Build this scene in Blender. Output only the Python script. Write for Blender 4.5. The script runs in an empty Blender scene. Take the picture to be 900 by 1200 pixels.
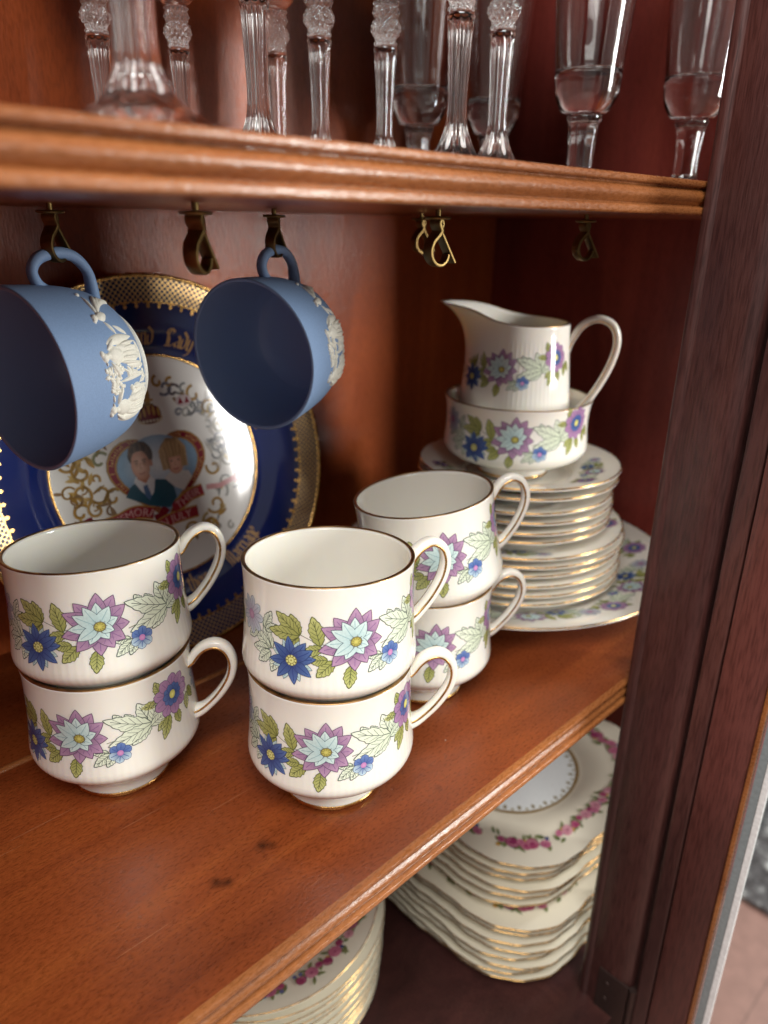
import bpy, bmesh, math, random
import numpy as np
from mathutils import Vector, Matrix
random.seed(7); np.random.seed(7)
PI = math.pi
rad = math.radians
SC = bpy.context.scene
COL = SC.collection

# ------------------------------------------------------------------ camera
CAM_LOC = Vector((0.0, -0.1797, 0.278))
HEAD, PITCH, ROLL = 45.5, 21.4, 0.9          # heading from +X, degrees down, degrees clockwise
fw_h = Vector((math.cos(rad(HEAD)), math.sin(rad(HEAD)), 0))
fw = fw_h * math.cos(rad(PITCH)) + Vector((0, 0, -math.sin(rad(PITCH))))
rt = Vector((math.sin(rad(HEAD)), -math.cos(rad(HEAD)), 0))
up = rt.cross(fw)
rt2 = rt * math.cos(rad(ROLL)) + up * math.sin(rad(ROLL))
up2 = -rt * math.sin(rad(ROLL)) + up * math.cos(rad(ROLL))
cam_d = bpy.data.cameras.new('camera')
cam = bpy.data.objects.new('camera', cam_d)
COL.objects.link(cam)
cam.matrix_world = Matrix(((rt2.x, up2.x, -fw.x, CAM_LOC.x), (rt2.y, up2.y, -fw.y, CAM_LOC.y),
                           (rt2.z, up2.z, -fw.z, CAM_LOC.z), (0, 0, 0, 1)))
cam_d.sensor_fit = 'VERTICAL'; cam_d.sensor_height = 36.0; cam_d.lens = 26.01
cam_d.clip_start = 0.01; cam_d.clip_end = 60
cam_d.dof.use_dof = True; cam_d.dof.focus_distance = 0.345; cam_d.dof.aperture_fstop = 6.6
SC.camera = cam

# ------------------------------------------------------------------ light of the room
w = bpy.data.worlds.new('World'); SC.world = w; w.use_nodes = True
bg = w.node_tree.nodes['Background']
bg.inputs[0].default_value = (1.0, 0.975, 0.94, 1); bg.inputs[1].default_value = 0.36
def window_light(name, head, elev, dist, sx, sy, power, col, aim=(0.28, 0.10, 0.10)):
    l = bpy.data.lights.new(name, 'AREA'); l.shape = 'RECTANGLE'; l.size = sx; l.size_y = sy
    l.energy = power; l.color = col
    o = bpy.data.objects.new(name, l); COL.objects.link(o)
    d = Vector((math.cos(rad(head)) * math.cos(rad(elev)), math.sin(rad(head)) * math.cos(rad(elev)), math.sin(rad(elev))))
    o.location = Vector(aim) + d * dist
    o.rotation_euler = (-d).to_track_quat('-Z', 'Y').to_euler()
    return o
window_light('window_pane_light', -57.6, 10.5, 2.6, 0.42, 1.12, 84, (1.0, 0.975, 0.94))
window_light('ceiling_light', -135, 64, 1.15, 0.8, 0.6, 21, (1.0, 0.965, 0.92), (0.06, -0.10, 0.0))
window_light('side_window_light', -15, 20, 3.0, 0.60, 1.0, 42, (0.95, 0.975, 1.0))
SC.view_settings.view_transform = 'Standard'; SC.view_settings.look = 'None'
SC.view_settings.exposure = 0.0; SC.view_settings.gamma = 1.0; SC.view_settings.use_curve_mapping = False
SC.render.engine = 'CYCLES'
SC.cycles.use_denoising = True
SC.cycles.caustics_reflective = False; SC.cycles.caustics_refractive = False
SC.cycles.sample_clamp_indirect = 6.0

# ------------------------------------------------------------------ materials
def lin(r, g, b):
    f = lambda c: (c / 255 / 12.92) if c / 255 <= 0.04045 else ((c / 255 + 0.055) / 1.055) ** 2.4
    return (f(r), f(g), f(b), 1.0)
class NT:
    def __init__(s, name):
        s.m = bpy.data.materials.new(name); s.m.use_nodes = True
        s.t = s.m.node_tree; s.n = s.t.nodes
        s.b = s.n['Principled BSDF']
    def add(s, kind, **kw):
        n = s.n.new(kind)
        for k, v in kw.items():
            if k.startswith('i_'):
                n.inputs[k[2:].replace('_', ' ')].default_value = v
            else: setattr(n, k, v)
        return n
    def link(s, a, b): s.t.links.new(a, b)
    def set(s, **kw):
        for k, v in kw.items(): s.b.inputs[k.replace('_', ' ')].default_value = v
def ramp(n, stops):
    r = n.color_ramp
    while len(r.elements) > len(stops): r.elements.remove(r.elements[-1])
    while len(r.elements) < len(stops): r.elements.new(0.5)
    for e, (p, c) in zip(r.elements, stops): e.position = p; e.color = c
def mat_glaze(name, col, rough=0.06, mottled=0.0, coat=0.0):
    k = NT(name); k.set(Base_Color=col, Roughness=rough, Specular_IOR_Level=0.55, Coat_Weight=coat, Coat_Roughness=0.03)
    tc = k.add('ShaderNodeTexCoord')
    no = k.add('ShaderNodeTexNoise', i_Scale=55.0, i_Detail=3.0); k.link(tc.outputs['Object'], no.inputs['Vector'])
    mr = k.add('ShaderNodeMapRange', i_To_Min=rough * 0.75, i_To_Max=rough * 1.5); k.link(no.outputs[0], mr.inputs[0]); k.link(mr.outputs[0], k.b.inputs['Roughness'])
    bu = k.add('ShaderNodeBump', i_Strength=0.05, i_Distance=0.0004); k.link(no.outputs[0], bu.inputs['Height']); k.link(bu.outputs[0], k.b.inputs['Normal'])
    return k.m
def mat_print(name, rough=0.10):
    k = NT(name)
    at = k.add('ShaderNodeVertexColor', layer_name='ink')
    tc = k.add('ShaderNodeTexCoord')
    no = k.add('ShaderNodeTexNoise', i_Scale=900.0, i_Detail=2.0); k.link(tc.outputs['Object'], no.inputs['Vector'])
    mr = k.add('ShaderNodeMapRange', i_To_Min=0.82, i_To_Max=1.14); k.link(no.outputs[0], mr.inputs[0])
    mx = k.add('ShaderNodeVectorMath', operation='SCALE'); k.link(at.outputs[0], mx.inputs[0]); k.link(mr.outputs[0], mx.inputs['Scale'])
    k.link(mx.outputs[0], k.b.inputs['Base Color']); k.set(Roughness=rough, Specular_IOR_Level=0.5)
    return k.m
def mat_gold(name, col=(0.80, 0.50, 0.17, 1), rough=0.2):
    k = NT(name); k.set(Base_Color=col, Metallic=1.0, Roughness=rough)
    tc = k.add('ShaderNodeTexCoord')
    no = k.add('ShaderNodeTexNoise', i_Scale=160.0, i_Detail=4.0); k.link(tc.outputs['Object'], no.inputs['Vector'])
    cr = k.add('ShaderNodeValToRGB'); ramp(cr, [(0.3, tuple(c * 0.55 for c in col[:3]) + (1,)), (0.65, col)])
    k.link(no.outputs[0], cr.inputs[0]); k.link(cr.outputs[0], k.b.inputs['Base Color'])
    mr = k.add('ShaderNodeMapRange', i_To_Min=rough * 0.7, i_To_Max=rough * 1.7); k.link(no.outputs[0], mr.inputs[0]); k.link(mr.outputs[0], k.b.inputs['Roughness'])
    return k.m
def mat_wood(name, dark, mid, light, axis='X', rough=0.28, spots=None, coat=0.25, bump=0.25, grain=1.0, dust=False, spec=0.35, pore=150.0, coat_r=0.2, porec=0.85):
    k = NT(name)
    tc = k.add('ShaderNodeTexCoord')
    s_long, s_cross = 3.0, 34.0
    def mapped(l, c):
        v = {'X': (l, c, c), 'Y': (c, l, c), 'Z': (c, c, l)}[axis]
        mp = k.add('ShaderNodeMapping'); mp.inputs['Scale'].default_value = v
        k.link(tc.outputs['Object'], mp.inputs['Vector']); return mp
    m1 = mapped(2.5, 22.0 * grain); n1 = k.add('ShaderNodeTexNoise', i_Scale=1.0, i_Detail=6.0, i_Roughness=0.6, i_Distortion=0.7); k.link(m1.outputs[0], n1.inputs['Vector'])
    m2 = mapped(pore, 850.0 * grain); n2 = k.add('ShaderNodeTexNoise', i_Scale=1.0, i_Detail=3.0, i_Roughness=0.6); k.link(m2.outputs[0], n2.inputs['Vector'])
    m3 = mapped(5.0, 7.0); n3 = k.add('ShaderNodeTexNoise', i_Scale=1.0, i_Detail=2.0); k.link(m3.outputs[0], n3.inputs['Vector'])
    cr = k.add('ShaderNodeValToRGB'); ramp(cr, [(0.28, dark), (0.5, mid), (0.74, light)]); k.link(n1.outputs[0], cr.inputs[0])
    # pores
    pr = k.add('ShaderNodeMapRange', i_From_Min=0.36, i_From_Max=0.56, i_To_Min=porec, i_To_Max=1.06); k.link(n2.outputs[0], pr.inputs[0])
    pm = k.add('ShaderNodeVectorMath', operation='SCALE'); k.link(cr.outputs[0], pm.inputs[0]); k.link(pr.outputs[0], pm.inputs['Scale'])
    br = k.add('ShaderNodeMapRange', i_From_Min=0.3, i_From_Max=0.7, i_To_Min=0.70, i_To_Max=1.28); k.link(n3.outputs[0], br.inputs[0])
    bm_ = k.add('ShaderNodeVectorMath', operation='SCALE'); k.link(pm.outputs[0], bm_.inputs[0]); k.link(br.outputs[0], bm_.inputs['Scale'])
    last = bm_.outputs[0]
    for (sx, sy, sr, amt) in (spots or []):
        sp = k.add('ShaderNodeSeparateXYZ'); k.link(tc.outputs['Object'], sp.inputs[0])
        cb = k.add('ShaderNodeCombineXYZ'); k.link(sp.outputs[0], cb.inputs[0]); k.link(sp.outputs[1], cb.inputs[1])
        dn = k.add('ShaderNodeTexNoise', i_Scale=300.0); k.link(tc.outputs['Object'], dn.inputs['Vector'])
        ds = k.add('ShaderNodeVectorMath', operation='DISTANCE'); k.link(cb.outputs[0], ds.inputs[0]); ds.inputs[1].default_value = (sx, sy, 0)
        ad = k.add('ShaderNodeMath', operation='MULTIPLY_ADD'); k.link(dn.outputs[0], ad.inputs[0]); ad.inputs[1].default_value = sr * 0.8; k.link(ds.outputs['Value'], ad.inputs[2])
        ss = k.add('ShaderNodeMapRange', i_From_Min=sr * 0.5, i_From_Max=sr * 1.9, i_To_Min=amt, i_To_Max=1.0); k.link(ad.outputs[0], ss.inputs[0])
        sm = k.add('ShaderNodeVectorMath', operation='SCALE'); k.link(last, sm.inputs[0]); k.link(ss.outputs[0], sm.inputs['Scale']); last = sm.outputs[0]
    if dust:
        for (rz_, sc0) in ((0.5, 46.0),):
            mp = k.add('ShaderNodeMapping'); mp.inputs['Rotation'].default_value = (0, 0, rz_); mp.inputs['Scale'].default_value = (sc0 * 0.35, sc0 * 22, 1); k.link(tc.outputs['Object'], mp.inputs['Vector'])
            sn = k.add('ShaderNodeTexNoise', i_Scale=1.0, i_Detail=0.0); k.link(mp.outputs[0], sn.inputs['Vector'])
            sr_ = k.add('ShaderNodeMapRange', i_From_Min=0.835, i_From_Max=0.85, i_To_Min=0.0, i_To_Max=0.35); k.link(sn.outputs[0], sr_.inputs[0])
            sx_ = k.add('ShaderNodeMix', data_type='RGBA'); k.link(sr_.outputs[0], sx_.inputs['Factor']); k.link(last, sx_.inputs['A']); sx_.inputs['B'].default_value = (0.42, 0.20, 0.10, 1); last = sx_.outputs['Result']
        # sparse specks of dust lying on the board
        vo = k.add('ShaderNodeTexVoronoi', i_Scale=62.0); k.link(tc.outputs['Object'], vo.inputs['Vector'])
        sc_ = k.add('ShaderNodeSeparateColor'); k.link(vo.outputs['Color'], sc_.inputs[0])
        th = k.add('ShaderNodeMapRange', i_From_Min=0.55, i_From_Max=1.0, i_To_Min=0.0, i_To_Max=0.045); k.link(sc_.outputs[0], th.inputs[0])
        lt = k.add('ShaderNodeMath', operation='LESS_THAN'); k.link(vo.outputs['Distance'], lt.inputs[0]); k.link(th.outputs[0], lt.inputs[1])
        dm = k.add('ShaderNodeMix', data_type='RGBA'); k.link(lt.outputs[0], dm.inputs['Factor']); k.link(last, dm.inputs['A']); dm.inputs['B'].default_value = (0.5, 0.44, 0.38, 1); last = dm.outputs['Result']
    k.link(last, k.b.inputs['Base Color'])
    rr = k.add('ShaderNodeMapRange', i_From_Min=0.3, i_From_Max=0.7, i_To_Min=rough * 0.8, i_To_Max=rough * 1.3); k.link(n2.outputs[0], rr.inputs[0]); k.link(rr.outputs[0], k.b.inputs['Roughness'])
    k.set(Specular_IOR_Level=spec, Coat_Weight=coat, Coat_Roughness=coat_r)
    bu = k.add('ShaderNodeBump', i_Strength=bump, i_Distance=0.0004); k.link(n2.outputs[0], bu.inputs['Height']); k.link(bu.outputs[0], k.b.inputs['Normal']); k.link(bu.outputs[0], k.b.inputs['Coat Normal'])
    return k.m
def mat_plain(name, col, rough=0.5, metallic=0.0, bump=0.0, scale=400.0, var=0.12):
    k = NT(name); k.set(Base_Color=col, Roughness=rough, Metallic=metallic)
    tc = k.add('ShaderNodeTexCoord')
    no = k.add('ShaderNodeTexNoise', i_Scale=scale, i_Detail=4.0); k.link(tc.outputs['Object'], no.inputs['Vector'])
    cr = k.add('ShaderNodeValToRGB'); ramp(cr, [(0.3, tuple(c * (1 - var) for c in col[:3]) + (1,)), (0.7, tuple(min(1, c * (1 + var)) for c in col[:3]) + (1,))])
    k.link(no.outputs[0], cr.inputs[0]); k.link(cr.outputs[0], k.b.inputs['Base Color'])
    if bump:
        bu = k.add('ShaderNodeBump', i_Strength=bump, i_Distance=0.0003); k.link(no.outputs[0], bu.inputs['Height']); k.link(bu.outputs[0], k.b.inputs['Normal'])
    return k.m
def mat_glass(name, tint=(0.97, 0.96, 0.95, 1), rough=0.0):
    k = NT(name); k.set(Base_Color=tint, Roughness=rough, Transmission_Weight=1.0, IOR=1.56)
    return k.m
def mat_pane(name):
    m = bpy.data.materials.new(name); m.use_nodes = True; t = m.node_tree; n = t.nodes
    for x in list(n): n.remove(x)
    o = n.new('ShaderNodeOutputMaterial'); tr = n.new('ShaderNodeBsdfTransparent'); gl = n.new('ShaderNodeBsdfGlossy'); mx = n.new('ShaderNodeMixShader'); fr = n.new('ShaderNodeMath'); fr.operation = 'MULTIPLY_ADD'; fr.inputs[1].default_value = 0.9; fr.inputs[2].default_value = 0.05
    lw = n.new('ShaderNodeLayerWeight'); pw = n.new('ShaderNodeMath'); pw.operation = 'POWER'; pw.inputs[1].default_value = 5.0; t.links.new(lw.outputs['Facing'], pw.inputs[0]); t.links.new(pw.outputs[0], fr.inputs[0]); lw.inputs[0].default_value = 0.5
    gl.inputs['Roughness'].default_value = 0.02; tr.inputs[0].default_value = (0.93, 0.95, 0.94, 1)
    t.links.new(fr.outputs[0], mx.inputs[0]); t.links.new(tr.outputs[0], mx.inputs[1]); t.links.new(gl.outputs[0], mx.inputs[2]); t.links.new(mx.outputs[0], o.inputs[0])
    return m

M_CHINA = mat_glaze('bone_china', (0.82, 0.785, 0.71, 1), 0.06)
_b = M_CHINA.node_tree.nodes['Principled BSDF']; _b.inputs['Subsurface Weight'].default_value = 0.35; _b.inputs['Subsurface Radius'].default_value = (1.0, 0.72, 0.42); _b.inputs['Subsurface Scale'].default_value = 0.004
M_CREAM = mat_glaze('cream_china', (0.80, 0.75, 0.61, 1), 0.09)
M_PRINT = mat_print('printed_flowers', 0.10)
M_GOLD = mat_gold('gilt_line', (0.80, 0.47, 0.16, 1), 0.22)
M_RIM = mat_gold('worn_gilt_edge', (0.56, 0.33, 0.14, 1), 0.28)
M_BRASS = mat_gold('aged_brass', (0.22, 0.145, 0.055, 1), 0.36)
M_JASPER = mat_plain('blue_jasper', lin(124, 150, 188), 0.66, bump=0.16, scale=1500.0, var=0.07)
M_JASPER_IN = mat_glaze('blue_glazed_inside', lin(134, 160, 202), 0.30)
M_RELIEF = mat_plain('white_jasper_relief', lin(232, 229, 218), 0.6, bump=0.10, scale=1200.0, var=0.06)
M_COBALT = mat_glaze('cobalt_glaze', (0.006, 0.016, 0.105, 1), 0.08, coat=0.3)
M_WHITE = mat_glaze('white_plate_glaze', (0.82, 0.80, 0.76, 1), 0.07)
M_SHELF = mat_wood('shelf_mahogany', (0.125, 0.025, 0.007, 1), (0.205, 0.045, 0.011, 1), (0.31, 0.082, 0.018, 1), 'X', 0.30, dust=True, spec=0.28, pore=330.0, porec=0.74, bump=0.4,
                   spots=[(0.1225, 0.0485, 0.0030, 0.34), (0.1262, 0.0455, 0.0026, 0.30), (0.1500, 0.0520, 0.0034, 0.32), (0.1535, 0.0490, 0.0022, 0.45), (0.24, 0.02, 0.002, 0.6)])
M_MOULD = mat_wood('moulding_mahogany', (0.18, 0.055, 0.016, 1), (0.29, 0.102, 0.030, 1), (0.39, 0.155, 0.048, 1), 'X', 0.27, coat=0.22, spec=0.5, bump=0.7, pore=260.0)
M_BACK = mat_wood('back_mahogany', (0.22, 0.044, 0.012, 1), (0.33, 0.070, 0.018, 1), (0.43, 0.105, 0.026, 1), 'Z', 0.34, coat=0.13, grain=0.8, bump=0.9, spec=0.16, coat_r=0.10)
M_SIDE = mat_wood('side_mahogany', (0.15, 0.027, 0.022, 1), (0.24, 0.044, 0.034, 1), (0.32, 0.066, 0.046, 1), 'Z', 0.34, coat=0.2)
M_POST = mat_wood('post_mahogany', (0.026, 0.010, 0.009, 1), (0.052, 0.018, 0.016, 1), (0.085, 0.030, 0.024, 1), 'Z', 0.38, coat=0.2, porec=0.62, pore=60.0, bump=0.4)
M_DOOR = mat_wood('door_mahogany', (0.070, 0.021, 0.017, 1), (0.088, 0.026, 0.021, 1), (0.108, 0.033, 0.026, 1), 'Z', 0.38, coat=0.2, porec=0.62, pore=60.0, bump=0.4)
M_HINGE = mat_plain('dark_hinge_metal', (0.050, 0.030, 0.026, 1), 0.45, 0.6)
M_GLASS = mat_glass('cut_crystal', (0.99, 0.99, 0.985, 1), 0.0)
M_FLUTE = mat_glass('flute_glass', (0.96, 0.955, 0.95, 1), 0.0)
M_PANE = mat_pane('door_glass')
M_GLINT = mat_plain('painted_bevel_glint', (0.78, 0.80, 0.80, 1), 0.12)  # near-white colour stands in for light caught by the bevel
M_GREY = mat_plain('bevelled_glass_edge', (0.23, 0.27, 0.28, 1), 0.15)

# ------------------------------------------------------------------ helpers
def mesh_obj(name, verts, faces, mat, parent=None, smooth=True, mats=None, fmat=None, sharp=None):
    me = bpy.data.meshes.new(name)
    me.from_pydata([tuple(v) for v in verts], [], faces)
    for m in (mats or [mat]): me.materials.append(m)
    if fmat is not None: me.polygons.foreach_set('material_index', fmat)
    if smooth: me.polygons.foreach_set('use_smooth', [True] * len(me.polygons))
    me.update()
    if smooth and sharp:
        me.set_sharp_from_angle(angle=rad(sharp))
    o = bpy.data.objects.new(name, me); COL.objects.link(o)
    if parent is not None: o.parent = parent
    return o
def empty(name, loc=(0, 0, 0), rz=0.0):
    o = bpy.data.objects.new(name, None); COL.objects.link(o); o.empty_display_size = 0.01
    o.location = loc; o.rotation_euler = (0, 0, rz); return o
def tag(o, label, cat=None, group=None, kind=None):
    o['label'] = label
    if cat: o['category'] = cat
    if group: o['group'] = group
    if kind: o['kind'] = kind
    return o
def copy_tree(o, parent=None):
    c = o.copy(); COL.objects.link(c)
    if parent is not None: c.parent = parent
    for ch in o.children: copy_tree(ch, c)
    return c
def lathe(profile, segs=96, rmod=None, close=False):
    """profile: list of (r,z); rmod(r,z,theta)->(r,z)."""
    V, F = [], []
    n = len(profile)
    for (r, z) in profile:
        for j in range(segs):
            a = 2 * PI * j / segs
            rr, zz = (r, z) if rmod is None else rmod(r, z, a)
            V.append((rr * math.cos(a), rr * math.sin(a), zz))
    for i in range(n - 1):
        for j in range(segs):
            k = (j + 1) % segs
            F.append((i * segs + j, i * segs + k, (i + 1) * segs + k, (i + 1) * segs + j))
    if close:
        for j in range(segs):
            k = (j + 1) % segs
            F.append(((n - 1) * segs + j, (n - 1) * segs + k, k, j))
    return V, F
def smooth_poly(pts, sub=6):
    """Catmull-Rom through points."""
    P = [Vector(p) for p in pts]; out = []
    for i in range(len(P) - 1):
        p0 = P[max(i - 1, 0)]; p1 = P[i]; p2 = P[i + 1]; p3 = P[min(i + 2, len(P) - 1)]
        for s in range(sub):
            t = s / sub
            out.append(0.5 * ((2 * p1) + (-p0 + p2) * t + (2 * p0 - 5 * p1 + 4 * p2 - p3) * t * t + (-p0 + 3 * p1 - 3 * p2 + p3) * t ** 3))
    out.append(P[-1]); return out
def prof(pts, sub=5):
    return [(max(p.x, 0.0), p.y) for p in smooth_poly([(a, b, 0) for a, b in pts], sub)]
def sweep(path, section, side, caps=True, scale=None):
    """path: list of Vector; section: list of (n,s): n along in-plane normal, s along 'side'."""
    V, F = [], []; m = len(section); side = Vector(side).normalized()
    for i, p in enumerate(path):
        t = (path[min(i + 1, len(path) - 1)] - path[max(i - 1, 0)]).normalized()
        nn = t.cross(side).normalized()
        sc = 1.0 if scale is None else scale(i / (len(path) - 1))
        for (a, b) in section: V.append(p + nn * a * sc + side * b * sc)
    for i in range(len(path) - 1):
        for j in range(m):
            k = (j + 1) % m
            F.append((i * m + j, i * m + k, (i + 1) * m + k, (i + 1) * m + j))
    if caps:
        F.append(tuple(range(m))[::-1]); F.append(tuple((len(path) - 1) * m + j for j in range(m)))
    return V, F
def ell(a, b, n=12, p=1.0):
    out = []
    for j in range(n):
        t = 2 * PI * j / n; c, s = math.cos(t), math.sin(t)
        out.append((a * math.copysign(abs(c) ** p, c), b * math.copysign(abs(s) ** p, s)))
    return out
def box(name, x0, x1, y0, y1, z0, z1, mat, parent=None, bev=0.0012):
    bm = bmesh.new()
    bmesh.ops.create_cube(bm, size=1.0)
    for v in bm.verts: v.co = ((x0 + x1) / 2 + v.co.x * (x1 - x0), (y0 + y1) / 2 + v.co.y * (y1 - y0), (z0 + z1) / 2 + v.co.z * (z1 - z0))
    if bev: bmesh.ops.bevel(bm, geom=list(bm.edges), offset=bev, segments=2, affect='EDGES', profile=0.6)
    me = bpy.data.meshes.new(name); bm.to_mesh(me); bm.free(); me.materials.append(mat)
    o = bpy.data.objects.new(name, me); COL.objects.link(o)
    if parent is not None: o.parent = parent
    return o
def extrude_profile(name, pts, x0, x1, mat, parent, nseg=1):
    V, F = [], []; m = len(pts)
    for i in range(nseg + 1):
        x = x0 + (x1 - x0) * i / nseg
        for (y, z) in pts: V.append((x, y, z))
    for i in range(nseg):
        for j in range(m):
            k = (j + 1) % m
            F.append((i * m + j, i * m + k, (i + 1) * m + k, (i + 1) * m + j))
    F.append(tuple(range(m))[::-1]); F.append(tuple(nseg * m + j for j in range(m)))
    return mesh_obj(name, V, F, mat, parent, smooth=True, sharp=38)

# ------------------------------------------------------------------ cabinet
XR, YB = 0.631, 0.310
XL = -0.075  # x of the unseen left side, drawn in close to shade the shelf
SHZ = 0.2835                       # underside of the shelf with the hooks
TH = 0.0163
ZL = -0.285                        # top of the bottom board
cab = empty('china_cabinet', (0, 0, 0))
tag(cab, 'dark red mahogany china cabinet with moulded shelves and open glass door', 'cabinet')
box('back_panel', XL, XR + 0.01, YB, YB + 0.012, ZL - 0.05, 0.86, M_BACK, cab, 0)
box('side_panel', XR, XR + 0.02, -0.03, YB - 0.0005, ZL - 0.05, 0.86, M_SIDE, cab, 0)
box('side_panel', XL - 0.02, XL, -0.03, YB - 0.0005, ZL - 0.05, 0.86, M_SIDE, cab, 0)
box('top_panel', XL, XR, -0.03, YB - 0.001, 0.84, 0.86, M_SIDE, cab, 0)
box('bottom_panel', XL, XR - 0.0005, -0.030, YB - 0.0005, ZL - 0.03, ZL, M_POST, cab, 0.001)
MP = [(0.0045, 0), (0.0008, 0), (0.0002, 0.0004), (0, 0.001), (0, 0.0030), (0.0003, 0.0035), (0.0012, 0.0038), (0.0026, 0.0041), (0.0029, 0.0045),
      (0.0024, 0.0051), (0.0014, 0.0062), (0.0008, 0.0074), (0.0006, 0.0084), (0.0008, 0.0094), (0.0014, 0.0106), (0.0024, 0.0116), (0.0030, 0.0122), (0.0029, 0.0126),
      (0.0018, 0.0130), (0.0010, 0.0133), (0.0007, 0.0138), (0.0007, 0.0152), (0.0010, 0.0159), (0.0018, 0.0163), (0.0045, 0.0163)]
def shelf(z0, groove):
    s = box('shelf', XL + 0.001, XR - 0.001, 0.0045, YB - 0.0006, z0, z0 + TH, M_SHELF, cab, 0)
    extrude_profile('front_moulding', [(y, z + z0) for y, z in MP], XL + 0.001, XR - 0.001, M_MOULD, s)
    for gy in groove:      # plate groove: a shallow rounded bead strip
        pts = [(gy - 0.0022, z0 + TH - 0.001), (gy - 0.0022, z0 + TH + 0.0004), (gy - 0.0012, z0 + TH + 0.0013), (gy, z0 + TH + 0.0016), (gy + 0.0012, z0 + TH + 0.0013), (gy + 0.0022, z0 + TH + 0.0004), (gy + 0.0022, z0 + TH - 0.001)]
        extrude_profile('plate_ridge', pts, XL + 0.002, 0.29, M_MOULD, s)
    return s
shelf(SHZ, [])
shelf(-TH, [0.1905])
# post in front of the shelf ends, seen from its inner side (faces -X)
PX = 0.400
def post_profile():
    y0 = -0.0005
    return [(PX + 0.040, y0), (PX + 0.0008, y0), (PX, y0 - 0.0008), (PX - 0.0002, y0 - 0.003), (PX, y0 - 0.0052), (PX + 0.0008, y0 - 0.0060), (PX + 0.0014, y0 - 0.0066),
            (PX + 0.0012, y0 - 0.0085), (PX + 0.0004, y0 - 0.012), (PX, y0 - 0.018), (PX, y0 - 0.030), (PX + 0.0006, y0 - 0.0345), (PX + 0.002, y0 - 0.0372), (PX + 0.0045, y0 - 0.0392), (PX + 0.040, y0 - 0.0392)]
V, F = [], []
pp = post_profile(); m = len(pp)
for z in (ZL - 0.05, 0.66):
    for (x, y) in pp: V.append((x, y, z))
for j in range(m):
    k = (j + 1) % m; F.append((j, m + j, m + k, k))
F.append(tuple(range(m))); F.append(tuple(m + j for j in range(m))[::-1])
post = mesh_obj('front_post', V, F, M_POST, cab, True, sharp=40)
# hinge on the post
hz0, hz1 = -0.2975, -0.2455
hin = box('hinge', PX - 0.0012, PX + 0.001, -0.0385, -0.0145, hz0, hz1, M_HINGE, cab, 0.0004)
for yy, zz in ((-0.022, -0.256), (-0.022, -0.272), (-0.022, -0.288)):
    V, F = lathe([(0.0, 0.0007), (0.0012, 0.0006), (0.0019, 0.0002), (0.002, -0.0004)], 20)
    o = mesh_obj('screw', V, F, M_HINGE, hin); o.matrix_local = Matrix.Translation((PX - 0.0012, yy, zz)) @ Matrix.Rotation(-PI / 2, 4, 'Y')
V, F = lathe([(0.0, 0.0), (0.0028, 0.0), (0.0028, 0.052), (0.0, 0.052)], 20)
o = mesh_obj('knuckle', V, F, M_HINGE, hin, sharp=40); o.location = (PX + 0.0006, -0.0415, hz0)
# open glazed door, swung out square to the front
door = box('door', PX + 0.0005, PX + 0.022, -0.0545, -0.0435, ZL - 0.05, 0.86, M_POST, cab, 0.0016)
V, F = [], []
sec = [(PX + 0.0012, -0.0552), (PX - 0.0010, -0.0560), (PX - 0.0016, -0.060), (PX - 0.0010, -0.076), (PX, -0.0800), (PX + 0.0015, -0.0805), (PX + 0.02, -0.0805), (PX + 0.02, -0.0552)]
m = len(sec)
for z in (ZL - 0.05, 0.66):
    for (x, y) in sec: V.append((x, y, z))
for j in range(m):
    k = (j + 1) % m; F.append((j, m + j, m + k, k))
F.append(tuple(range(m))); F.append(tuple(m + j for j in range(m))[::-1])
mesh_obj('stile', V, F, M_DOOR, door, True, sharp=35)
box('glazing_bead', PX + 0.0012, PX + 0.006, -0.0835, -0.0808, ZL - 0.03, 0.64, M_MOULD, door, 0.0006)
box('glass_edge', PX + 0.0075, PX + 0.0105, -0.0885, -0.0836, ZL - 0.03, 0.64, M_GREY, door, 0.0004)
box('bevel_glint', PX + 0.0070, PX + 0.0101, -0.0925, -0.0887, ZL - 0.03, 0.64, M_GLINT, door, 0.0004)  # highlight along the glass bevel, painted as a white strip
box('glass_pane', PX + 0.0078, PX + 0.0102, -0.43, -0.0927, ZL - 0.03, 0.64, M_PANE, door, 0)
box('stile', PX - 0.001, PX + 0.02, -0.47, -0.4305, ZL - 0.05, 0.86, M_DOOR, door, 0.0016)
box('bottom_rail', PX - 0.001, PX + 0.02, -0.4302, -0.0810, ZL - 0.075, ZL - 0.0305, M_DOOR, door, 0.0016)

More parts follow.
